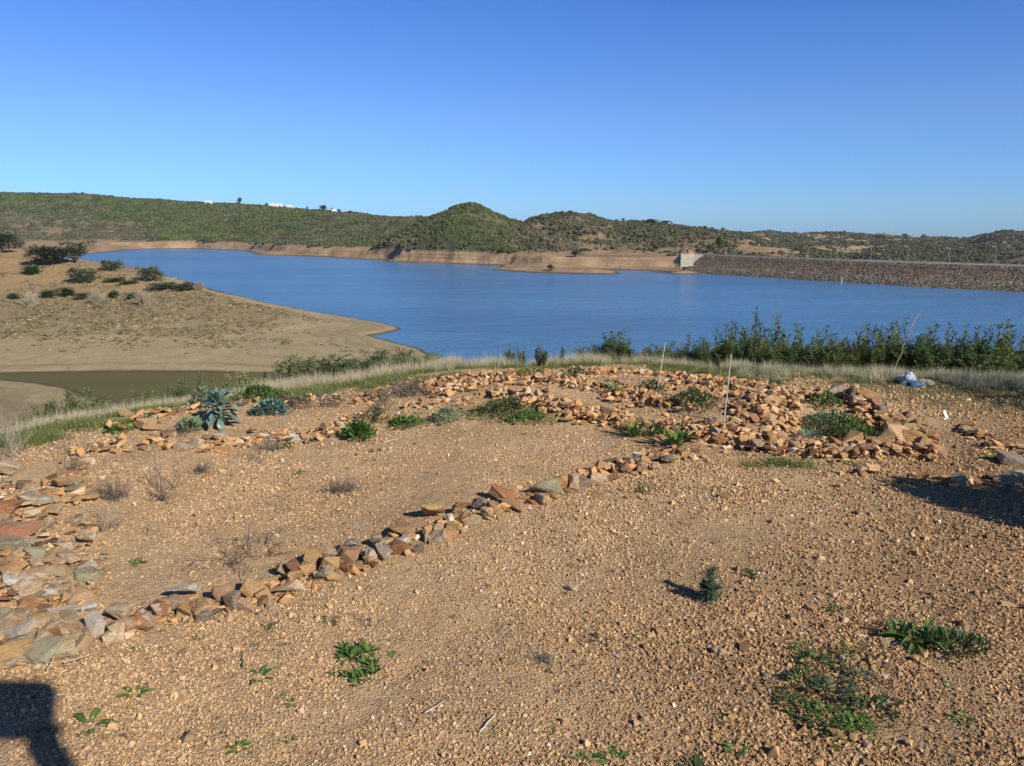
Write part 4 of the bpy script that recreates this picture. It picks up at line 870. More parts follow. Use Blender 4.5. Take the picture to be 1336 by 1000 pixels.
tag_obj()
# crumpled bag by the dry grass
def bag():
    x, y = at(1183, 505); z = hz(x, y)
    o = bpy.data.objects.new('crumpled_bag', None); COL.objects.link(o); o.location = (x, y, z)
    def blob(name, sx, sy, sz, off, seed, mat, amp=.25):
        bm = bmesh.new(); bmesh.ops.create_icosphere(bm, subdivisions=4, radius=1)
        for v in bm.verts:
            n = mnoise.noise(v.co * 1.6 + Vector((seed, 0, 0))) * amp * 1.3; rr = 1 - abs(mnoise.noise(v.co * 3.5 + Vector((0, seed, 0)))) * amp * 1.4
            v.co = v.co * (rr + n); v.co.x *= sx; v.co.y *= sy; v.co.z = max(v.co.z, -.35) * sz + sz * .35; v.co += Vector(off)
        me = bpy.data.meshes.new(name); bm.to_mesh(me); bm.free(); me.materials.append(M[mat]); me.polygons.foreach_set('use_smooth', [False] * len(me.polygons)); link(name, me, parent=o)
    blob('sack_body', .10, .08, .10, (0, 0, 0), 3, 'plastic'); blob('blue_fold', .11, .08, .055, (.05, -.08, 0), 9, 'plastic_blue', .3); blob('pale_fold', .10, .07, .05, (.18, -.01, 0), 14, 'dry', .3)
    tag(o, 'crumpled white and blue plastic sack lying against the dry grass', 'bag')
bag()
# ------------------------------------------------------------------ dry grass fringe
def tuft(seed, n, h, w, mat, lean=.35, spread=.05, droop=.6):
    b = PB(seed)
    for i in range(n):
        az = b.r.uniform(0, 6.28); b.blade((b.r.gauss(0, spread), b.r.gauss(0, spread), -.01), az, 1.57 - abs(b.r.gauss(0, lean)), h * b.r.uniform(.5, 1.15), w, droop * b.r.uniform(.3, 1.5), 3, 'grass')
    return b.mesh('grass_tuft', [mat])
def grass():
    rs = np.random.RandomState(9); pts = []; idx = []; scl = []
    def band(n, d0, d1, px0, px1, kinds, s0, s1, clump=0.0):
        t = rs.uniform(px0, px1, n * 3); th = np.arctan((t - 668) / FPX * 1.02); d = rs.uniform(d0, d1, n * 3); r = np.interp(th, E_TH, E_R) + d
        x, y = np.sin(th) * r, np.cos(th) * r; k = (rs.random_sample(n * 3) < .5 + clump * fbm(x / .6, y / .6, 3)); x, y = x[k][:n], y[k][:n]; z = H(x, y)
        for a, b, c in zip(x, y, z): pts.append((a, b, c)); idx.append(kinds[rs.randint(len(kinds))]); s = rs.uniform(s0, s1); scl.append((s, s, s * rs.uniform(.8, 1.2)))
    # 0-2 pale dry, 3-4 green short, 5 mixed green tall
    band(1500, .45, 1.35, -140, 330, [0, 1, 2, 2], .30, .62, 1.8)
    band(1000, .35, 1.3, 330, 600, [0, 1, 2, 2], .42, .80, 1.8)
    band(600, .0, .8, 560, 800, [0, 1, 2, 5], .4, .72, 1.4)
    band(1300, -.5, .6, 960, 1420, [0, 2, 2, 5, 5], .35, .75, 1.6)
    band(400, .1, .7, 780, 980, [0, 1, 5], .35, .6, 1.2)
    band(1500, -.35, .5, -140, 600, [3, 4], .6, 1.0, 1.2)
    band(1100, -.15, .5, 560, 900, [3, 4], .4, .8, 1.2)
    band(1500, -.55, .2, 850, 1420, [3, 4], .4, .7, 1.0)
    n = len(pts)
    P = [tuft(301, 34, .24, .0045, 'dry'), tuft(302, 30, .30, .004, 'dry', .25), tuft(303, 34, .20, .005, 'dry', .5), tuft(304, 36, .10, .006, 'grass_green', .7), tuft(305, 30, .07, .009, 'grass_green', .9), tuft(306, 26, .22, .006, 'weed_pale', .35)]
    o = scatter('dry_grass', pts, np.stack([rs.uniform(-.1, .1, n), rs.uniform(-.1, .1, n), rs.uniform(0, 6.28, n)], 1), scl, idx, P)
    tag(o, 'pale dry grass and short green grass along the rim of the plateau', 'grass', kind='stuff')
    # thin green patches on the right of the plateau and sparse sprouts
    pts = []; idx = []; scl = []
    for (px, py, rx, ry, n) in ((1280, 520, .9, .5, 420), (1230, 512, .8, .35, 260), (1090, 500, .9, .3, 160), (900, 487, .8, .25, 200), (665, 545, .45, .25, 160), (1015, 607, .3, .08, 100), (1330, 530, .8, .4, 200), (1090, 565, .4, .18, 110), (860, 640, .4, .1, 30), (1060, 690, 1.4, .6, 30)):
        cx, cy = at(px, py); a = cx + rs.normal(0, rx * .6, n); b = cy + rs.normal(0, ry * .6, n)
        for u, v, w in zip(a, b, H(a, b)): pts.append((u, v, w)); idx.append(rs.randint(2)); s = rs.uniform(.3, .8); scl.append((s, s, s))
    n = len(pts)
    o = scatter('low_grass', pts, np.stack([np.zeros(n), np.zeros(n), rs.uniform(0, 6.28, n)], 1), scl, idx, [tuft(311, 26, .08, .006, 'grass_green', .8), tuft(312, 20, .06, .008, 'weed_dark', .9)])
    tag(o, 'short green grass in patches on the bare ground', 'grass', kind='stuff')
grass()
# ------------------------------------------------------------------ shrubs beyond the rim
def shrub_parts(seed, h=1.2, rad=.28, nst=26, lps=96, mat='shrub', L=.088, w=.019, low=.03):
    b = PB(seed); c = PB(seed + 1)
    for k in range(nst):
        az = b.r.uniform(0, 6.28); q = rad * b.r.random() ** .6; hh = h * (b.r.uniform(.6, .92) if k > 2 else 1.05) * (1 - .25 * q / rad); lean = q * .7 + b.r.uniform(-.04, .04)
        P = [Vector((math.cos(az) * q * .4, math.sin(az) * q * .4, -.1))]
        for i in range(8):
            t = (i + 1) / 8; P.append(Vector((math.cos(az) * (q * .4 + lean * t ** 1.3) + b.r.gauss(0, .01), math.sin(az) * (q * .4 + lean * t ** 1.3) + b.r.gauss(0, .01), hh * t)))
        c.tube(P, .007, .003, 0, 4)
        for i in range(lps):
            t = low + (1 - low) * b.r.random() ** .8; f = t * 8; j = min(7, int(f)); p = P[j].lerp(P[j + 1], f - j) if j < 8 else P[8]
            a2 = i * 2.399; rr = .03 * (1.3 - t)
            b.leaf(p + Vector((math.cos(a2), math.sin(a2), 0)) * rr, Vector((math.cos(a2) * .8, math.sin(a2) * .8, .75 + b.r.gauss(0, .3))), L * b.r.uniform(.6, 1.25), w * b.r.uniform(.7, 1.3))
    return [('foliage', b.mesh('shrub_foliage', [mat])), ('stem', c.mesh('shrub_stems', ['stem']))]
SH = [shrub_parts(401, mat='shrub'), shrub_parts(411, mat='shrub_dark', nst=32), shrub_parts(421, mat='shrub', nst=16, rad=.2), shrub_parts(431, mat='shrub_dark', nst=34, rad=.4), shrub_parts(441, mat='shrub_yellow', nst=30, rad=.36), shrub_parts(451, mat='shrub', nst=7, rad=.14), shrub_parts(461, mat='shrub', nst=32, rad=.44)]
def shrub(px, pytop, d, k, label, wsc=1.0, group='leafy shrubs growing below the plateau rim', name='shrub', hmin=.3):
    th = math.atan((px - 668) / FPX * .985); r = float(np.interp(th, E_TH, E_R)) + d; x, y = math.sin(th) * r, math.cos(th) * r; z = hz(x, y)
    ztop = atY(px, pytop, y)[2]; h = max(hmin, (ztop - z)); s = h / 1.2
    o = bpy.data.objects.new(name, None); COL.objects.link(o)
    for nm, m2 in SH[k]: c = bpy.data.objects.new(nm, m2); COL.objects.link(c); c.parent = o
    o.location = (x, y, z - .02); ws = (s * .55 + .55) * wsc * .8; o.scale = (ws, ws, s); o.rotation_euler.z = rg.uniform(0, 6.28); tag(o, label, 'shrub', group); return o
ROWR = [ # px, top py, distance beyond rim, variant, width
 (782, 452, 1.2, 6, .8), (800, 428, 1.0, 1, 1.1), (817, 430, 1.3, 0, 1.0), (838, 452, 1.5, 4, 1.0), (862, 448, 1.3, 6, 1.0), (885, 446, 1.4, 3, 1.0), (903, 430, 1.5, 5, .9), (920, 440, 1.2, 1, 1.0), (940, 430, 1.5, 3, 1.1), (955, 424, 1.2, 0, 1.0),
 (975, 420, 1.6, 1, 1.1), (992, 405, 1.3, 3, 1.0), (1008, 440, .9, 4, 1.0), (1020, 405, 1.6, 5, 1.0), (1030, 432, 1.2, 1, .9), (1048, 424, 1.4, 0, 1.0), (1068, 430, 1.2, 6, 1.0), (1088, 428, 1.5, 3, 1.1), (1105, 430, 1.0, 1, 1.0), (1125, 422, 1.6, 6, 1.1),
 (1142, 425, 1.1, 0, 1.0), (1160, 416, 1.5, 1, 1.1), (1176, 412, 1.2, 2, 1.0), (1192, 418, 1.5, 3, 1.1), (1212, 428, 1.1, 1, 1.0), (1230, 426, 1.5, 0, 1.0), (1250, 424, 1.2, 3, 1.1), (1268, 422, 1.6, 6, 1.0), (1286, 424, 1.2, 1, 1.0), (1306, 426, 1.5, 3, 1.1), (1325, 420, 1.1, 0, 1.1), (1345, 418, 1.5, 1, 1.1)]
KD = ['bushy green', 'dense dark', 'slender leafy', 'broad dark', 'yellowish green', 'thin tall-stemmed', 'wide leafy']
cnt = {}
PLC = ['behind the bare sandy rim', 'behind the leaning cane', 'beyond the taller cane', 'between taller cane and oval bed', 'beyond the oval bed', 'near the leaning bare pole', 'behind the plastic sack', 'beyond the white tag', 'by the shaded grass']
def plc(px): return PLC[int(np.searchsorted([845, 900, 965, 1040, 1120, 1170, 1215, 1290], px))]
for i, (px, py, d, k, wsc) in enumerate(ROWR):
    lb = f"{KD[k]} shrub {plc(px)}"; cnt[lb] = cnt.get(lb, 0) + 1
    if cnt[lb] > 1: lb = f"{KD[k]} shrub {plc(px)}, {ordn(cnt[lb]-1)} of its look there"
    shrub(px, py, d, k, lb, wsc)
# second, lower row in front to close the hedge
for i in range(26):
    px = 790 + i * 21.5 + rg.uniform(-5, 5); k = rg.choice([1, 3, 6, 4, 1, 3])
    lb = f"low {KD[k]} shrub {plc(px)}"; cnt[lb] = cnt.get(lb, 0) + 1
    if cnt[lb] > 1: lb += f", {ordn(cnt[lb]-1)} of its look there"
    shrub(px, rg.uniform(436, 455), rg.uniform(.75, 1.6), k, lb, 1.35)
for (px, py, d, k, w, lb) in [(682, 455, .3, 2, .6, 'small upright shrub on the rim before the open lake'), (707, 460, .2, 1, .6, 'small dark round shrub on the rim before the open lake'), (735, 458, .5, 5, .6, 'small thin shrub on the rim near the floating white speck'), (665, 462, .6, 0, .5, 'tiny shrub on the rim just beside the small upright one')]:
    shrub(px, py, d, k, lb, w)
for i, (px, py, d, k, w) in enumerate([(357, 478, 1.6, 2, .9), (372, 474, 1.5, 5, 1.0), (392, 478, 1.7, 1, .9), (410, 480, 1.5, 2, .9), (430, 476, 1.7, 0, .9), (448, 480, 1.5, 2, .8), (465, 476, 1.6, 1, 1.0), (482, 468, 1.6, 6, 1.0), (496, 470, 1.5, 0, .9), (512, 466, 1.7, 4, .9), (528, 470, 1.5, 1, .9), (545, 468, 1.6, 4, .8), (560, 470, 1.5, 2, .8),
      (20, 532, 1.7, 2, .7), (42, 528, 1.7, 5, .7), (65, 518, 1.7, 0, .7), (90, 515, 1.7, 0, .7), (118, 516, 1.7, 2, .7), (135, 524, 1.7, 4, .6), (165, 530, 1.7, 1, .6), (205, 515, 1.5, 5, .6), (225, 508, 1.5, 0, .7), (245, 512, 1.3, 5, .6), (180, 518, 1.5, 5, .6), (280, 505, 1.5, 4, .7), (8, 536, 1.7, 4, .7), (32, 528, 1.9, 1, .7), (55, 524, 1.7, 2, .7), (78, 516, 1.9, 1, .7), (105, 520, 1.8, 5, .7), (150, 530, 1.6, 2, .6), (190, 520, 1.8, 2, .6), (215, 514, 1.8, 1, .7), (262, 508, 1.7, 1, .7), (300, 500, 1.8, 0, .7), (325, 496, 1.9, 1, .7), (382, 478, 1.9, 0, 1), (401, 476, 1.9, 1, 1), (420, 478, 1.9, 0, 1), (438, 478, 1.9, 1, 1), (455, 476, 1.9, 6, 1), (474, 472, 1.9, 1, 1), (490, 468, 1.9, 1, 1), (505, 468, 2.0, 6, 1), (520, 468, 1.9, 0, 1), (536, 470, 1.9, 6, 1), (315, 494, 1.5, 4, .8), (335, 490, 1.6, 2, .8)]):
    where = 'against the far bare bank' if px > 345 else 'in front of the muddy pond' if px > 112 else 'in front of the sandy spit'
    w *= 1.5 if px < 345 else 2.0; py -= 7 if px < 345 else 12; lb = f"small {KD[k]} shoot cluster {where}"; cnt[lb] = cnt.get(lb, 0) + 1
    if cnt[lb] > 1: lb += f", {ordn(cnt[lb]-1)} of its look there"
    shrub(px, py, d, k, lb, w, 'low shoots along the grassy rim', hmin=.5)
for (px, top, d, lb) in [(1180, 409, .6, 'bare pale pole leaning among the shrubs behind the plastic sack')]:
    th = math.atan((1181 - 668) / FPX * .985); r = float(np.interp(th, E_TH, E_R)) + d; x, y = math.sin(th) * r, math.cos(th) * r; z = hz(x, y); tx, _, tz = atY(1196, top, y)
    b = PB(5); P = [(0, 0, -.1)] + [((tx - x) * i / 8 + b.r.gauss(0, .006), 0, (tz - z) * i / 8) for i in range(1, 9)]; b.tube(P, .007, .004, 0, 7)
    for i in (5, 6, 7): b.tube([P[i], (P[i][0] + .06, .02, P[i][2] + .08), (P[i][0] + .07, .02, P[i][2] + .15)], .004, .002, 0, 4)
    o = link('bare_pole', b.mesh('bare_pole', ['dry_straw']), (x, y, z)); tag(o, lb, 'pole')
# ------------------------------------------------------------------ plants just outside the frame that cast the shadows at the edge
def offshrub(x, y, h, rad, name, label, cat, fc=.6):
    z = hz(x, y); o = bpy.data.objects.new(name, None); COL.objects.link(o); o.location = (x, y, z)
    b = PB(int(x * 100)); c = PB(3)
    for i in range(5200):
        v = Vector((b.r.gauss(0, 1), b.r.gauss(0, 1), b.r.gauss(0, 1))).normalized() * b.r.random() ** .4
        b.leaf(Vector((v.x * rad, v.y * rad, h * fc + v.z * h * (1 - fc))), Vector((b.r.gauss(0, 1), b.r.gauss(0, 1), b.r.gauss(.3, 1))), .07, .03)
    for i in range(8):
        a = i * .8; c.tube([(0, 0, -.1), (math.cos(a) * rad * .3, math.sin(a) * rad * .3, h * .4), (math.cos(a) * rad * .6, math.sin(a) * rad * .6, h * .75)], .02, .006)
    link('foliage', b.mesh('foliage', ['shrub_dark']), parent=o); link('trunk', c.mesh('trunk', ['stem']), parent=o); tag(o, label, cat)
offshrub(3.98, 3.3, 1.32, .34, 'leafy_bush', 'dense bush standing just outside the frame that throws the long shadow', 'bush')
offshrub(4.6, 3.2, 1.35, .42, 'leafy_bush', 'second dense bush outside the frame behind the one with the long shadow', 'bush')
offshrub(7.9, 4.75, 2.9, 1.0, 'leafy_bush', 'tall bush outside the frame that shades the grass by the plastic sack', 'bush', .72)
offshrub(9.6, 5.4, 3.0, 1.1, 'leafy_bush', 'second tall bush outside the frame beside the one shading the grass', 'bush', .7)
# ------------------------------------------------------------------ far scrub on the hills
def clump_mesh(name, seed, mat, n=46, flat=.8):
    b = PB(seed)
    for i in range(n):
        v = Vector((b.r.gauss(0, 1), b.r.gauss(0, 1), b.r.gauss(0, 1))).normalized() * b.r.uniform(.3, .52); v.z = abs(v.z) * flat
        d = v.normalized(); a = d.orthogonal().normalized(); c = d.cross(a); s = b.r.uniform(.14, .26); t = b.r.uniform(0, 6.28)
        a, c = a * math.cos(t) + c * math.sin(t), c * math.cos(t) - a * math.sin(t); k = d * b.r.uniform(-.08, .12)
        b.quad(v - a * s, v - c * s * .8 + k, v + a * s, v + c * s * .8 - k)
    me = bpy.data.meshes.new(name); me.from_pydata([tuple(v) for v in b.V], [], b.F); me.materials.append(mat); return me
def visible(x, y, z, extra):
    r = np.hypot(x, y); th = np.arctan2(x, y); j = np.clip(np.round((th - th_f[0]) / (th_f[1] - th_f[0])).astype(int), 0, len(th_f) - 1)
    i = np.clip(np.searchsorted(RR_, r) - 2, 0, NR - 1); return (z + extra - CAM_H) / r > runmax[i, j] - 1.5 / r
def far_scrub():
    rs = np.random.RandomState(21); n = 330000
    r = np.sqrt(rs.uniform(400.0 ** 2, 1800.0 ** 2, n)); th = rs.uniform(-.70, .66, n); x, y = r * np.sin(th), r * np.cos(th)
    d, t = dens_tone(x, y); n3 = fbm(x / 14, y / 14, 3)
    k = rs.random_sample(n) < np.clip(d * 1.15 + .5 * n3, 0, 1) * np.clip(1.25 - r / 2600, .4, 1); x, y, t, r = x[k], y[k], t[k], r[k]
    z = H(x, y); nb = W + 8.2 + 2.5 * fbm(x / 40, y / 40, 3); right = (x / y > .2) & (r > 420)
    k = ((z > nb) | (right & (z > W - 20))) & visible(x, y, z, 2.5) & ~((r < 470) & (x > 60)); x, y, z, t, r = x[k], y[k], z[k], t[k], r[k]; n = len(x)
    s = rs.uniform(1.6, 4.2, n) * (0.75 + r / 2200) * np.where((r < 700) & (t > .6), .8, 1)
    print('far scrub', n)
    o = scatter('hillside_scrub', np.stack([x, y, z], 1), np.stack([np.zeros(n), np.zeros(n), rs.uniform(0, 6.28, n)], 1), np.stack([s, s, s * rs.uniform(.8, 1.25, n)], 1), rs.randint(0, 5, n),
                [clump_mesh('scrub', 600 + i, M['scrub']) for i in range(5)], {'tone': t})
    tag(o, 'green and grey scrub covering the hills across the reservoir', 'scrub', kind='stuff')
far_scrub()
def m_bank():
    t = NT('low_dry_scrub'); oi = oinfo(t)
    c = t.ramp(oi.outputs['Random'], [(0, (.10, .085, .05)), (.4, (.20, .155, .09)), (.7, (.28, .225, .13)), (.9, (.13, .135, .06)), (1, (.42, .35, .22))]); t.bsdf(c, .95, .1); return t.m
M['lowscrub'] = m_bank()
def bank_scrub():
    rs = np.random.RandomState(31); n = 150000
    r = np.sqrt(rs.uniform(118.0 ** 2, 330.0 ** 2, n)); th = rs.uniform(-.70, .02, n); x, y = r * np.sin(th), r * np.cos(th); z = H(x, y); f = fbm(x / 12, y / 12, 4)
    k = (z > W + 1.7 + 1.2 * f) & (rs.random_sample(n) < .34 + .75 * f + .18 * (z > W + 2.5) * (z < W + 7) - .28 * (z > W + 7.5)) & visible(x, y, z, .5); x, y, z = x[k], y[k], z[k]; n = len(x); s = .18 + .85 * rs.random_sample(n) ** 3.5
    o = scatter('bank_scrub', np.stack([x, y, z], 1), np.stack([np.zeros(n), np.zeros(n), rs.uniform(0, 6.28, n)], 1), np.stack([s * 1.3, s * 1.3, s * .7], 1), rs.randint(0, 3, n), [clump_mesh('low_scrub', 620 + i, M['lowscrub'], 26) for i in range(3)])
    tag(o, 'low brown dried scrub dotting the near peninsula slope', 'scrub', kind='stuff')
bank_scrub()
# ------------------------------------------------------------------ trees and bushes of the peninsula
def tree_parts(seed, mat, n=1500, ls=.30, flat=.75, trunk=.28):
    b = PB(seed); c = PB(seed + 1); C = []
    for i in range(11):
        a = b.r.uniform(0, 6.28); q = b.r.uniform(0, .34); C.append(Vector((math.cos(a) * q, math.sin(a) * q, trunk + b.r.uniform(.14, .52) * flat)))
    for q in C: c.tube([(0, 0, -.05), (q.x * .25, q.y * .25, trunk * .8), tuple(q)], .028, .008, 0, 5)
    for i in range(n):
        q = b.r.choice(C); v = Vector((b.r.gauss(0, 1), b.r.gauss(0, 1), b.r.gauss(0, .75))).normalized() * .19 * b.r.uniform(.6, 1.1)
        b.leaf(q + v, v + Vector((0, 0, .05)), ls * .26, ls * .17)
    return [('crown', b.mesh('tree_crown', [mat])), ('trunk', c.mesh('tree_trunk', ['stem']))]
TR = [tree_parts(701, 'olive'), tree_parts(711, 'olive', flat=.6), tree_parts(721, 'shrub_dark'), tree_parts(731, 'olive', trunk=.02), tree_parts(741, 'shrub_dark', trunk=.02, flat=.6)]
WB = [twiggy(751, 80, .55, .5, 'dry_straw', .008, 1.15), twiggy(752, 90, .5, .7, 'dry_straw', .008, 1.0)]
def march(px, py, r0=100., r1=2200.):
    # first ground point under a viewing direction
    dx, dy, dz = ray(px, py); t = np.exp(np.linspace(math.log(r0), math.log(r1), 2600)); zz = H(dx * t, dy * t); k = np.nonzero(zz >= CAM_H + dz * t)[0]
    if not len(k): return None
    t = t[k[0]]; return dx * t, dy * t, float(zz[k[0]])
def place_tree(px, pyb, wpx, hpx, parts, name, label, cat, group, r0=100., r1=2200.):
    g = None; q = pyb
    while g is None and q < pyb + 14: g = march(px, q, r0, r1); q += 1
    if g is None: return
    x, y, z = g; dist = y; w = wpx * dist / FPX; h = hpx * dist / FPX
    o = bpy.data.objects.new(name, None); COL.objects.link(o); o.location = (x, y, z - .05 * h); o.scale = (w / .95, w / .95, h / .85); o.rotation_euler.z = rg.uniform(0, 6.28)
    for nm, me in parts: c = bpy.data.objects.new(nm, me); COL.objects.link(c); c.parent = o
    tag(o, label, cat, group)
GT = 'trees and round bushes on the near peninsula'
for a in [(2, 331, 42, 26, 0, 'dark olive tree cut by the frame edge on the peninsula top'), (70, 345, 52, 22, 1, 'wide spreading olive tree, widest on the peninsula'), (98, 343, 34, 24, 0, 'rounded olive tree joined to the wide spreading one'), (42, 358, 23, 16, 4, 'small round dark bush alone on the orange slope'),
          (110, 367, 32, 22, 3, 'round bush with dark base below the wide spreading tree'), (147, 353, 22, 17, 3, 'grey-green round bush at the water side of the peninsula'), (196, 366, 25, 24, 3, 'isolated green bush nearest to the peninsula tip'), (24, 323, 14, 12, 3, 'pale bush behind the tree cut by the frame edge')]:
    place_tree(a[0], a[1], a[2] * 1.3, a[3] * 1.25, TR[a[4]], 'olive_tree', a[5], 'tree', GT)
for a in [(40, 400, 26, 22, 0, 'bleached leafless bush nearest the frame edge on the slope'), (128, 396, 26, 22, 1, 'bleached leafless bush in the middle of the slope'), (187, 397, 30, 20, 0, 'widest bleached leafless bush on the slope'), (260, 379, 18, 14, 1, 'bleached leafless bush at the water side of the slope')]:
    place_tree(a[0], a[1], a[2], a[3] * .85 * 1.5, [('stem', WB[a[4]])], 'dry_bush', a[5], 'bush', 'bleached dry bushes on the peninsula')
for a in [(63, 388, 22, 11, 4, 'low dark green bush beside the bleached bush nearest the edge'), (88, 387, 24, 14, 4, 'taller dark green bush of the row on the slope'), (108, 390, 20, 9, 3, 'low olive bush before the middle bleached bush'), (147, 389, 18, 11, 4, 'dark bush between the bleached bushes'), (172, 390, 16, 10, 4, 'dark bush touching the widest bleached bush'),
          (212, 377, 34, 9, 3, 'low green mat of bush on the slope crest'), (240, 378, 30, 10, 3, 'green low bush beside the water side bleached bush'), (150, 368, 24, 7, 3, 'yellowish low bush below the grey-green round bush'), (20, 390, 18, 8, 3, 'faint low bush at the frame edge'), (168, 371, 20, 6, 3, 'flat bush below the isolated green bush'),
          (60, 332, 30, 9, 3, 'light green low bush behind the wide spreading tree')]:
    place_tree(a[0], a[1], a[2] * 1.15, a[3] * 1.5, TR[a[4]], 'bush', a[5], 'bush', 'low bushes in the belt across the peninsula slope')
# skyline and waterside trees far away
GS = 'single trees standing on the far skyline'
for a in [(313, 267, 7, 9, 2, 'round tree alone on the ridge skyline'), (348, 270, 4, 5, 2, 'small tree beside the long white shed'), (401, 272, 3, 6, 2, 'thin tree on the ridge between shed and big tree'), (422, 274, 12, 8, 2, 'broadest dark tree on the ridge skyline'), (433, 275, 3, 6, 2, 'narrow tree next to the broadest one'),
          (442, 276, 6, 5, 2, 'low tree past the narrow one on the skyline'), (457, 278, 6, 4, 2, 'lowest tree of the skyline row'), (745, 277, 5, 4, 2, 'tiny tree on top of the second hill'), (813, 287, 6, 4, 2, 'small dark tree on the flat ridge of the second hill'), (850, 289, 20, 5, 2, 'long dark tree clump on the second hill crest'),
          (868, 291, 18, 5, 2, 'dark tree clump next to the long one on the crest'), (919, 298, 6, 4, 2, 'small tree where the second hill descends'), (943, 300, 7, 5, 2, 'grey-green tree above the tan quarry slope'), (108, 252, 5, 4, 2, 'faint tree on the left end of the long ridge'),
          (1180, 309, 9, 4, 2, 'tree clump in the dip of the far hills'), (1205, 310, 7, 4, 2, 'small tree clump in the dip of the far hills'), (1100, 306, 6, 3, 2, 'small tree on the far hill crest'), (655, 331, 9, 8, 2, 'rounded pale bush by the bank below the second hill')]:
    place_tree(a[0], a[1], a[2], a[3], TR[a[4]], 'skyline_tree', a[5], 'tree', GS, 300., 2200.)
for a in [(718, 354, 11, 9, 2, 'dark bush at the water edge on the tan spit'), (750, 335, 16, 9, 0, 'round pale bush on the bank below the second hill'), (938, 328, 14, 20, 2, 'tall dark tree rising behind the intake tower'), (925, 330, 8, 12, 2, 'lower dark tree beside the tall one behind the intake tower')]:
    place_tree(a[0], a[1], a[2], a[3], TR[a[4]], 'bank_tree', a[5], 'tree', 'bushes and trees on the far bank', 300., 2200.)
# ------------------------------------------------------------------ dam with its intake tower, posts and lamps
WC = W + 8.6
def interp_line(P, n):
    P = np.array(P, float); L = np.hypot(*(P[1:] - P[:-1])[:, :2].T); c = np.concatenate([[0], np.cumsum(L)]); t = np.linspace(0, c[-1], n); return np.stack([np.interp(t, c, P[:, k]) for k in range(P.shape[1])], 1)
crest = [at(px, py, WC) for px, py in [(904, 332.5), (1000, 336.3), (1100, 340.2), (1200, 343.6), (1336, 348), (1470, 353)]]
foot = [at(px, py, W) for px, py in [(890, 356), (1020, 363.8), (1100, 368.8), (1200, 374.8), (1336, 381.8), (1470, 389.5)]]
def m_riprap():
    t = NT('riprap'); p = geo(t); z = sepz(t, p); n = t.noise(p, .35, 5, .7); v = t.voro(p, 1.7); sp = t.n('ShaderNodeSeparateColor'); t.l(v, sp.inputs[0])
    c = t.ramp(sp.outputs[0], [(0, (.05, .044, .039)), (.35, (.098, .086, .073)), (.65, (.148, .129, .107)), (.9, (.205, .182, .155)), (1, (.28, .255, .22))])
    f = t.math('DIVIDE', t.math('SUBTRACT', t.math('ADD', z, t.math('MULTIPLY', t.math('SUBTRACT', n, .5), 1.2)), W), 8.6)
    tint = t.ramp(f, [(0, (.75, .72, .66)), (.30, (1.0, .98, .93)), (.36, (1.25, 1.18, 1.08)), (.42, (.95, .82, .70)), (.72, (.88, .75, .64)), (.80, (.62, .58, .48)), (.9, (.9, .82, .72)), (1, (1, .95, .88))])
    c = t.mix(1.0, c, tint, 'MULTIPLY'); c = t.mix(t.rng(n, .56, .66, 0, .5), c, (.085, .085, .05))
    t.bsdf(c, .95, .1, t.bump(t.voro(p, 1.7, 'Distance'), .8, -.5)); return t.m
M['riprap'] = m_riprap()
dam = bpy.data.objects.new('dam', None); COL.objects.link(dam); dam.location = (crest[2][0], crest[2][1], W); dam['label'] = 'long low rock faced embankment dam closing the lake'; dam['category'] = 'dam'
D0 = Vector(dam.location)
NA, NB_ = 520, 44
cA = interp_line(crest, NA); fA = interp_line(foot, NA); vv = np.linspace(-.12, 1, NB_)
V = np.zeros((NA, NB_, 3)); V[:, :, :2] = fA[:, None, :] + (cA - fA)[:, None, :] * vv[None, :, None]; V[:, :, 2] = W + 8.6 * vv[None, :]
nn = fbm(V[:, :, 0] / 1.3, V[:, :, 1] / 1.3, 3) * .32 + fbm(V[:, :, 0] / 9, V[:, :, 1] / 9, 2) * .35
V[:, :, 2] += nn * np.where(vv > .98, 0, 1)[None, :]; V[:, :, 2] -= .35 * np.exp(-((vv - .36) / .03) ** 2)[None, :]
ii, jj = np.meshgrid(np.arange(NA - 1), np.arange(NB_ - 1), indexing='ij'); F = np.stack([ii * NB_ + jj, (ii + 1) * NB_ + jj, (ii + 1) * NB_ + jj + 1, ii * NB_ + jj + 1], -1).reshape(-1, 4)
link('rock_face', mesh_np('rock_face', V.reshape(-1, 3) - np.array(D0), F, M['riprap'], False), parent=dam)
def strip(line, offs, name, mat, par, org):
    # offs: list of (horizontal offset behind the crest, z)
    L = interp_line(line, 120); T = np.gradient(L, axis=0); T /= np.linalg.norm(T, axis=1)[:, None]; Nn = np.stack([-T[:, 1], T[:, 0]], 1)
    if Nn[60] @ L[60] < 0: Nn = -Nn
    k = len(offs); V = np.zeros((120, k, 3))
    for j, (o_, z_) in enumerate(offs): V[:, j, :2] = L + Nn * o_; V[:, j, 2] = z_
    ii, jj = np.meshgrid(np.arange(119), np.arange(k - 1), indexing='ij'); F = np.stack([ii * k + jj, (ii + 1) * k + jj, (ii + 1) * k + jj + 1, ii * k + jj + 1], -1).reshape(-1, 4)
    return link(name, mesh_np(name, V.reshape(-1, 3) - np.array(org), F, mat), parent=par)
strip(crest, [(0, WC), (.3, WC + .35), (.8, WC + .4), (.9, WC + .05)], 'parapet', M['concrete2'], dam, D0)
strip(crest, [(.92, WC + .06), (8, WC + .06)], 'road', M['asphalt'], dam, D0)
strip(crest, [(8.05, WC + .06), (8.2, WC + .5), (8.9, WC + .5), (9, WC - 1), (30, WC - 10), (60, WC - 26)], 'rear_slope', M['concrete2'], dam, D0)
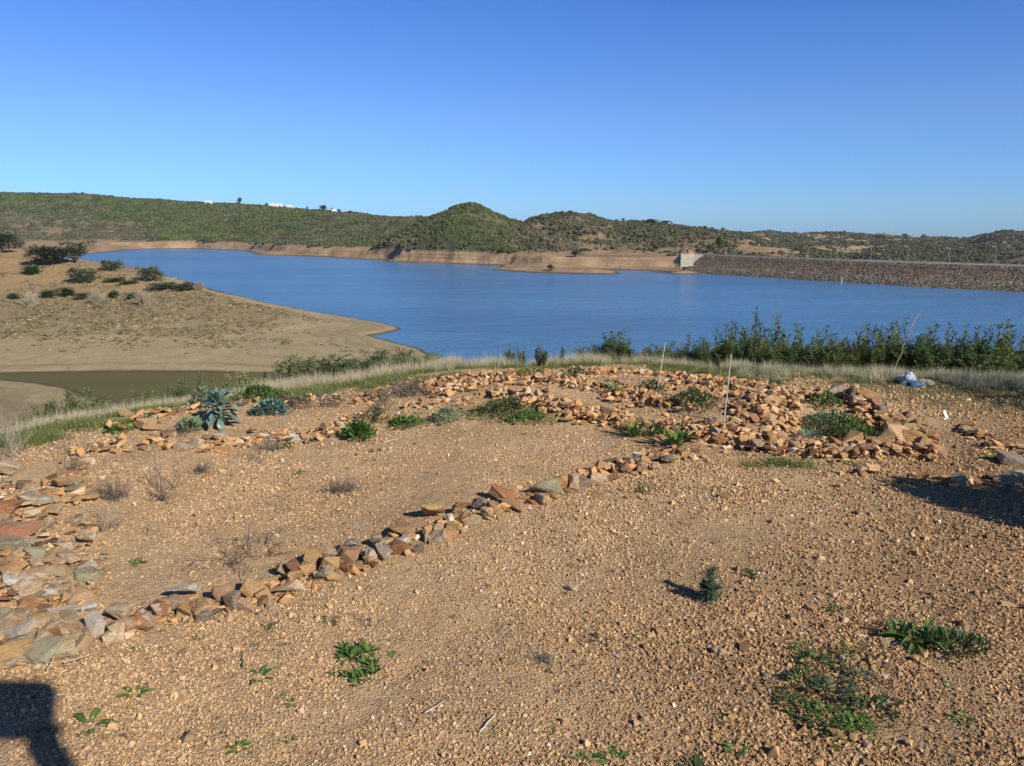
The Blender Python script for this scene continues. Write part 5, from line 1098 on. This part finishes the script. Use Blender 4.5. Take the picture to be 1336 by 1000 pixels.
def lamp(px, basepy, toppy, label):
    # find the crest position under this column
    best = min(range(NA), key=lambda i: abs(proj(cA[i][0], cA[i][1], WC)[0] - px)); x, y = cA[best]; y += 3.0; x += 1.2; z = WC + .05; h = atY(px, toppy, y)[2] - z
    o = bpy.data.objects.new('street_lamp', None); COL.objects.link(o); o.location = (x, y, z); b = PB(1); b.tube([(0, 0, 0), (0, 0, h * .96)], .075, .05, 0, 8); b.tube([(0, 0, h * .94), (-.5, 0, h), (-1.5, 0, h + .05)], .05, .04, 0, 6)
    link('pole', b.mesh('lamp_pole', ['steel']), parent=o); c = PB(2); c.tube([(-1.4, 0, h + .03), (-1.7, 0, h + .02), (-2.1, 0, h)], .13, .08, 0, 8); link('lamp_head', c.mesh('lamp_head', ['steel']), parent=o); tag(o, label, 'street lamp', 'lamp posts along the dam crest')
for px, t_, l in [(957, 319, 'lamp post on the dam crest nearest the intake tower'), (1004, 320, 'second lamp post from the intake tower on the dam'), (1053, 322, 'third lamp post from the intake tower on the dam'), (1093, 321, 'fourth lamp post from the intake tower on the dam'), (1135.5, 321, 'fifth lamp post from the intake tower on the dam'), (1185, 322, 'sixth lamp post from the intake tower on the dam'),
                  (1240, 324, 'seventh lamp post from the intake tower on the dam'), (1299, 322, 'lamp post on the dam farthest from the intake tower')]: lamp(px, 0, t_, l)
# intake tower: block with two wing walls
def prism(name, pts, z0, z1, mat, par, org):
    bm = bmesh.new(); n = len(pts); zt = z1 if isinstance(z1, (list, tuple)) else [z1] * n
    a = [bm.verts.new((p[0] - org[0], p[1] - org[1], z0 - org[2])) for p in pts]; b = [bm.verts.new((p[0] - org[0], p[1] - org[1], t - org[2])) for p, t in zip(pts, zt)]
    bm.faces.new(a); bm.faces.new(b)
    for i in range(n): bm.faces.new([a[i], a[(i + 1) % n], b[(i + 1) % n], b[i]])
    bmesh.ops.recalc_face_normals(bm, faces=bm.faces); me = bpy.data.meshes.new(name); bm.to_mesh(me); bm.free(); me.materials.append(mat); return link(name, me, parent=par)
YI = 412.0
X = lambda px: (px - 668) / FPX * YI * .999
Z = lambda py: atY(668, py, YI)[2]
it = bpy.data.objects.new('intake_tower', None); COL.objects.link(it); it.location = (X(895), YI, Z(346)); it['label'] = 'pale concrete intake tower with wing walls at the dam end'; it['category'] = 'tower'; og = it.location
def face_slab(name, pts, y0, y1, mat):
    # upright slab: outline in x,z between two depths
    bm = bmesh.new(); a = [bm.verts.new((X(p) - og[0], y0 - og[1], Z(q) - og[2])) for p, q in pts]; b = [bm.verts.new((X(p) - og[0], y1 - og[1], Z(q) - og[2])) for p, q in pts]; n = len(pts)
    bm.faces.new(a); bm.faces.new(b)
    for k in range(n): bm.faces.new([a[k], a[(k + 1) % n], b[(k + 1) % n], b[k]])
    bmesh.ops.recalc_face_normals(bm, faces=bm.faces); me = bpy.data.meshes.new(name); bm.to_mesh(me); bm.free(); me.materials.append(mat); return link(name, me, parent=it)
face_slab('tower_block', [(886.5, 331.6), (902.5, 331.0), (902.5, 347), (886.5, 349)], YI, YI + 6, M['concrete'])
face_slab('wing_wall', [(902.6, 332.2), (916.5, 332.6), (904, 343), (902.6, 343)], YI + 2, YI + 2.6, M['concrete2'])
face_slab('wing_wall', [(886.4, 332.6), (886.4, 345), (879, 345), (878, 341)], YI + 3, YI + 3.6, M['concrete2'])
hb = prism('gate_house', [(X(896), YI + 1.5), (X(902), YI + 1.5), (X(902), YI + 5), (X(896), YI + 5)], Z(330.45), Z(327.0), M['redbox'], it, og)
prism('roof_slab', [(X(895.6), YI + 1.2), (X(902.4), YI + 1.2), (X(902.4), YI + 5.3), (X(895.6), YI + 5.3)], Z(326.95), Z(326.4), M['concrete2'], it, og)
prism('buttress', [(X(885.6), YI - .6), (X(886.9), YI - .6), (X(886.9), YI - .05), (X(885.6), YI - .05)], Z(350), Z(331), M['concrete'], it, og)
for k, (px, py, yy) in enumerate([(977, 362, 404), (1093, 364, 345)]):
    x = (px - 668) / FPX * yy; z = W + 1; b = PB(k); b.tube([(0, 0, -1.5), (0, 0, 1.8)], .13, .11, 0, 8); o = link('gauge_post', b.mesh('gauge_post', ['white']), (x, yy - 2, z)); tag(o, ['white water gauge post at the foot of the dam near the tower', 'white water gauge post at the foot of the dam far from the tower'][k], 'post', 'gauge posts at the foot of the dam')
# ------------------------------------------------------------------ white buildings far away
def house(px, py, wpx, hpx, Y, name, label, roof='white', nwin=3):
    w = wpx * Y / FPX; h = hpx * Y / FPX; x, _, _ = atY(px, py, Y); z = hz(x, Y) - 1; o = bpy.data.objects.new(name, None); COL.objects.link(o); o.location = (x, Y, z)
    zt = atY(px, py - hpx, Y)[2] - z; d = max(6, w * .4); og = (0, 0, 0)
    P = [(-w / 2, -d / 2), (w / 2, -d / 2), (w / 2, d / 2), (-w / 2, d / 2)]
    prism('wall', P, 0, zt * .85, M['white'], o, og)
    bm = bmesh.new(); e = .4; z0 = zt * .85 + .01; v = [bm.verts.new(q) for q in ((-w / 2 - e, -d / 2 - e, z0), (w / 2 + e, -d / 2 - e, z0), (w / 2 + e, d / 2 + e, z0), (-w / 2 - e, d / 2 + e, z0), (-w / 2 - e, 0, zt + .5), (w / 2 + e, 0, zt + .5))]
    for f in ((0, 1, 5, 4), (2, 3, 4, 5), (0, 4, 3), (1, 2, 5), (3, 2, 1, 0)): bm.faces.new([v[i] for i in f])
    me = bpy.data.meshes.new('roof'); bm.to_mesh(me); bm.free(); me.materials.append(M[roof]); link('roof', me, parent=o)
    for i in range(nwin):
        cx = -w / 2 + w * (i + .5) / nwin; prism('window', [(cx - .6, -d / 2 - .06), (cx + .6, -d / 2 - .06), (cx + .6, -d / 2 - .005), (cx - .6, -d / 2 - .005)], zt * .85 - 2.6, zt * .85 - 1.2, M['glass'], o, og)
    tag(o, label, 'building', 'white buildings far across the water')
house(360, 269.5, 16, 3.2, 1180, 'white_shed', 'long white shed on the skyline beside the small tree'); house(378, 270.5, 7, 2.2, 1175, 'white_shed', 'lower white shed just past the long one'); house(272, 264.5, 8, 2.0, 1195, 'white_shed', 'small white building on the ridge before the round tree')
house(436, 275.5, 5, 1.8, 1120, 'white_shed', 'tiny white building between skyline trees'); house(1131, 323, 4, 2.6, 880, 'white_house', 'tiny white house on the hill beyond the dam', 'roof', 2)
# unseen made-up pole and panel beside the viewer, shaped to cast the corner shadow
def shadow_caster_panel():
    o = bpy.data.objects.new('shadow_caster_panel', None); COL.objects.link(o); k = 1.0 / math.tan(SUN_EL)
    hd = Vector((-SUN_DIR.x, -SUN_DIR.y)).normalized(); H1 = 2.35
    rx, ty = at(72, 895); _, by = at(40, 962); cy = (ty + by) / 2; px_, _ = at(40, 962)
    bx0, by0 = px_ - hd.x * H1 * k, cy - hd.y * H1 * k
    o.location = (bx0, by0, hz(bx0, by0)); w = .66; dy = ty - by
    def boxm(cx, cy_, cz, wx, wy, wz, mat, name, par=o, bev=.004):
        bm = bmesh.new(); bmesh.ops.create_cube(bm, size=1)
        for v in bm.verts: v.co = Vector((v.co.x * wx + cx, v.co.y * wy + cy_, v.co.z * wz + cz))
        bmesh.ops.bevel(bm, geom=list(bm.edges), offset=bev, segments=2, affect='EDGES'); me = bpy.data.meshes.new(name); bm.to_mesh(me); bm.free(); me.materials.append(M[mat]); return link(name, me, parent=par)
    P = [at(a, b) for a, b in ((-190, 893), (66, 896), (75, 903), (74, 950), (60, 968), (-190, 968))]
    P = [(q[0] - px_, q[1] - cy) for q in P]
    prism('panel', P, H1, H1 + .03, M['wood'], o, (0, 0, 0)); q0, q1 = at(52, 962)
    dx_, dy_ = q0 - px_, q1 - cy
    boxm(dx_, dy_, H1 / 2 - .06, .075, .075, H1 + .10, 'wood', 'post'); boxm(dx_ - .12, dy_ + .06, H1 - .02, .3, .04, .03, 'steel', 'bracket')
    tag(o, 'unseen flat panel on a tall post, added to cast the near corner shadow', 'post')
shadow_caster_panel()
# ------------------------------------------------------------------ litter and seedlings between the stones
def litter():
    rs = np.random.RandomState(77); pts = []; idx = []; scl = []
    for n, kinds, s0, s1 in ((900, [0, 1], .25, .7), (900, [2, 3], .2, .8), (260, [4], .3, .9)):
        Y = np.sqrt(rs.uniform(2.0 ** 2, 9.0 ** 2, n * 3)); u = rs.uniform(-.72, .76, n * 3); x = u * Y; f = fbm(x / .7 + kinds[0] * 7, Y / .7, 3); k = (rs.random_sample(n * 3) < .3 + .7 * f) & (edge_d(x, Y) < 0); x, Y = x[k][:n], Y[k][:n]
        for a, b, c in zip(x, Y, H(x, Y)): pts.append((a, b, c + .004)); idx.append(kinds[rs.randint(len(kinds))]); q = s0 + (s1 - s0) * rs.random_sample() ** 2; scl.append((q, q, q))
    n = len(pts)
    P = [twiggy(801, 5, .07, .1, 'dry_grey', .0018, .1, 1), twiggy(802, 3, .10, .05, 'dry_grey', .002, .05, 1), rosette(803, 7, .04, .012, (.1, .9), .8, 'lance', 'weed', .1), rosette(804, 6, .035, .008, (.3, 1.2), .8, 'lance', 'weed_dark', .1), twiggy(805, 2, .09, .05, 'dry_white', .0014, .05, 0)]
    o = scatter('debris', pts, np.stack([np.zeros(n), np.zeros(n), rs.uniform(0, 6.28, n)], 1), scl, idx, P); tag(o, 'twig litter and tiny seedlings strewn over the gravel', 'litter', kind='stuff')
litter()
# ------------------------------------------------------------------ thin air between here and the hills
def haze():
    t = bpy.data.materials.new('haze'); t.use_nodes = True; n = t.node_tree; n.nodes.clear(); o = n.nodes.new('ShaderNodeOutputMaterial'); v = n.nodes.new('ShaderNodeVolumePrincipled')
    v.inputs['Color'].default_value = (.78, .88, 1, 1); v.inputs['Density'].default_value = .00005; n.links.new(v.outputs[0], o.inputs['Volume'])
    bm = bmesh.new(); bmesh.ops.create_cube(bm, size=1); z0, z1 = float(gz.min()) - 1.5, float(gz.max()) + 14
    for q in bm.verts: q.co = Vector((q.co.x * 5400, q.co.y * 5400, z0 if q.co.z < 0 else z1))
    me = bpy.data.meshes.new('haze'); bm.to_mesh(me); bm.free(); me.materials.append(t); h = link('haze', me); tag(h, 'thin blue haze of distance over the reservoir', 'haze', kind='stuff')
haze()
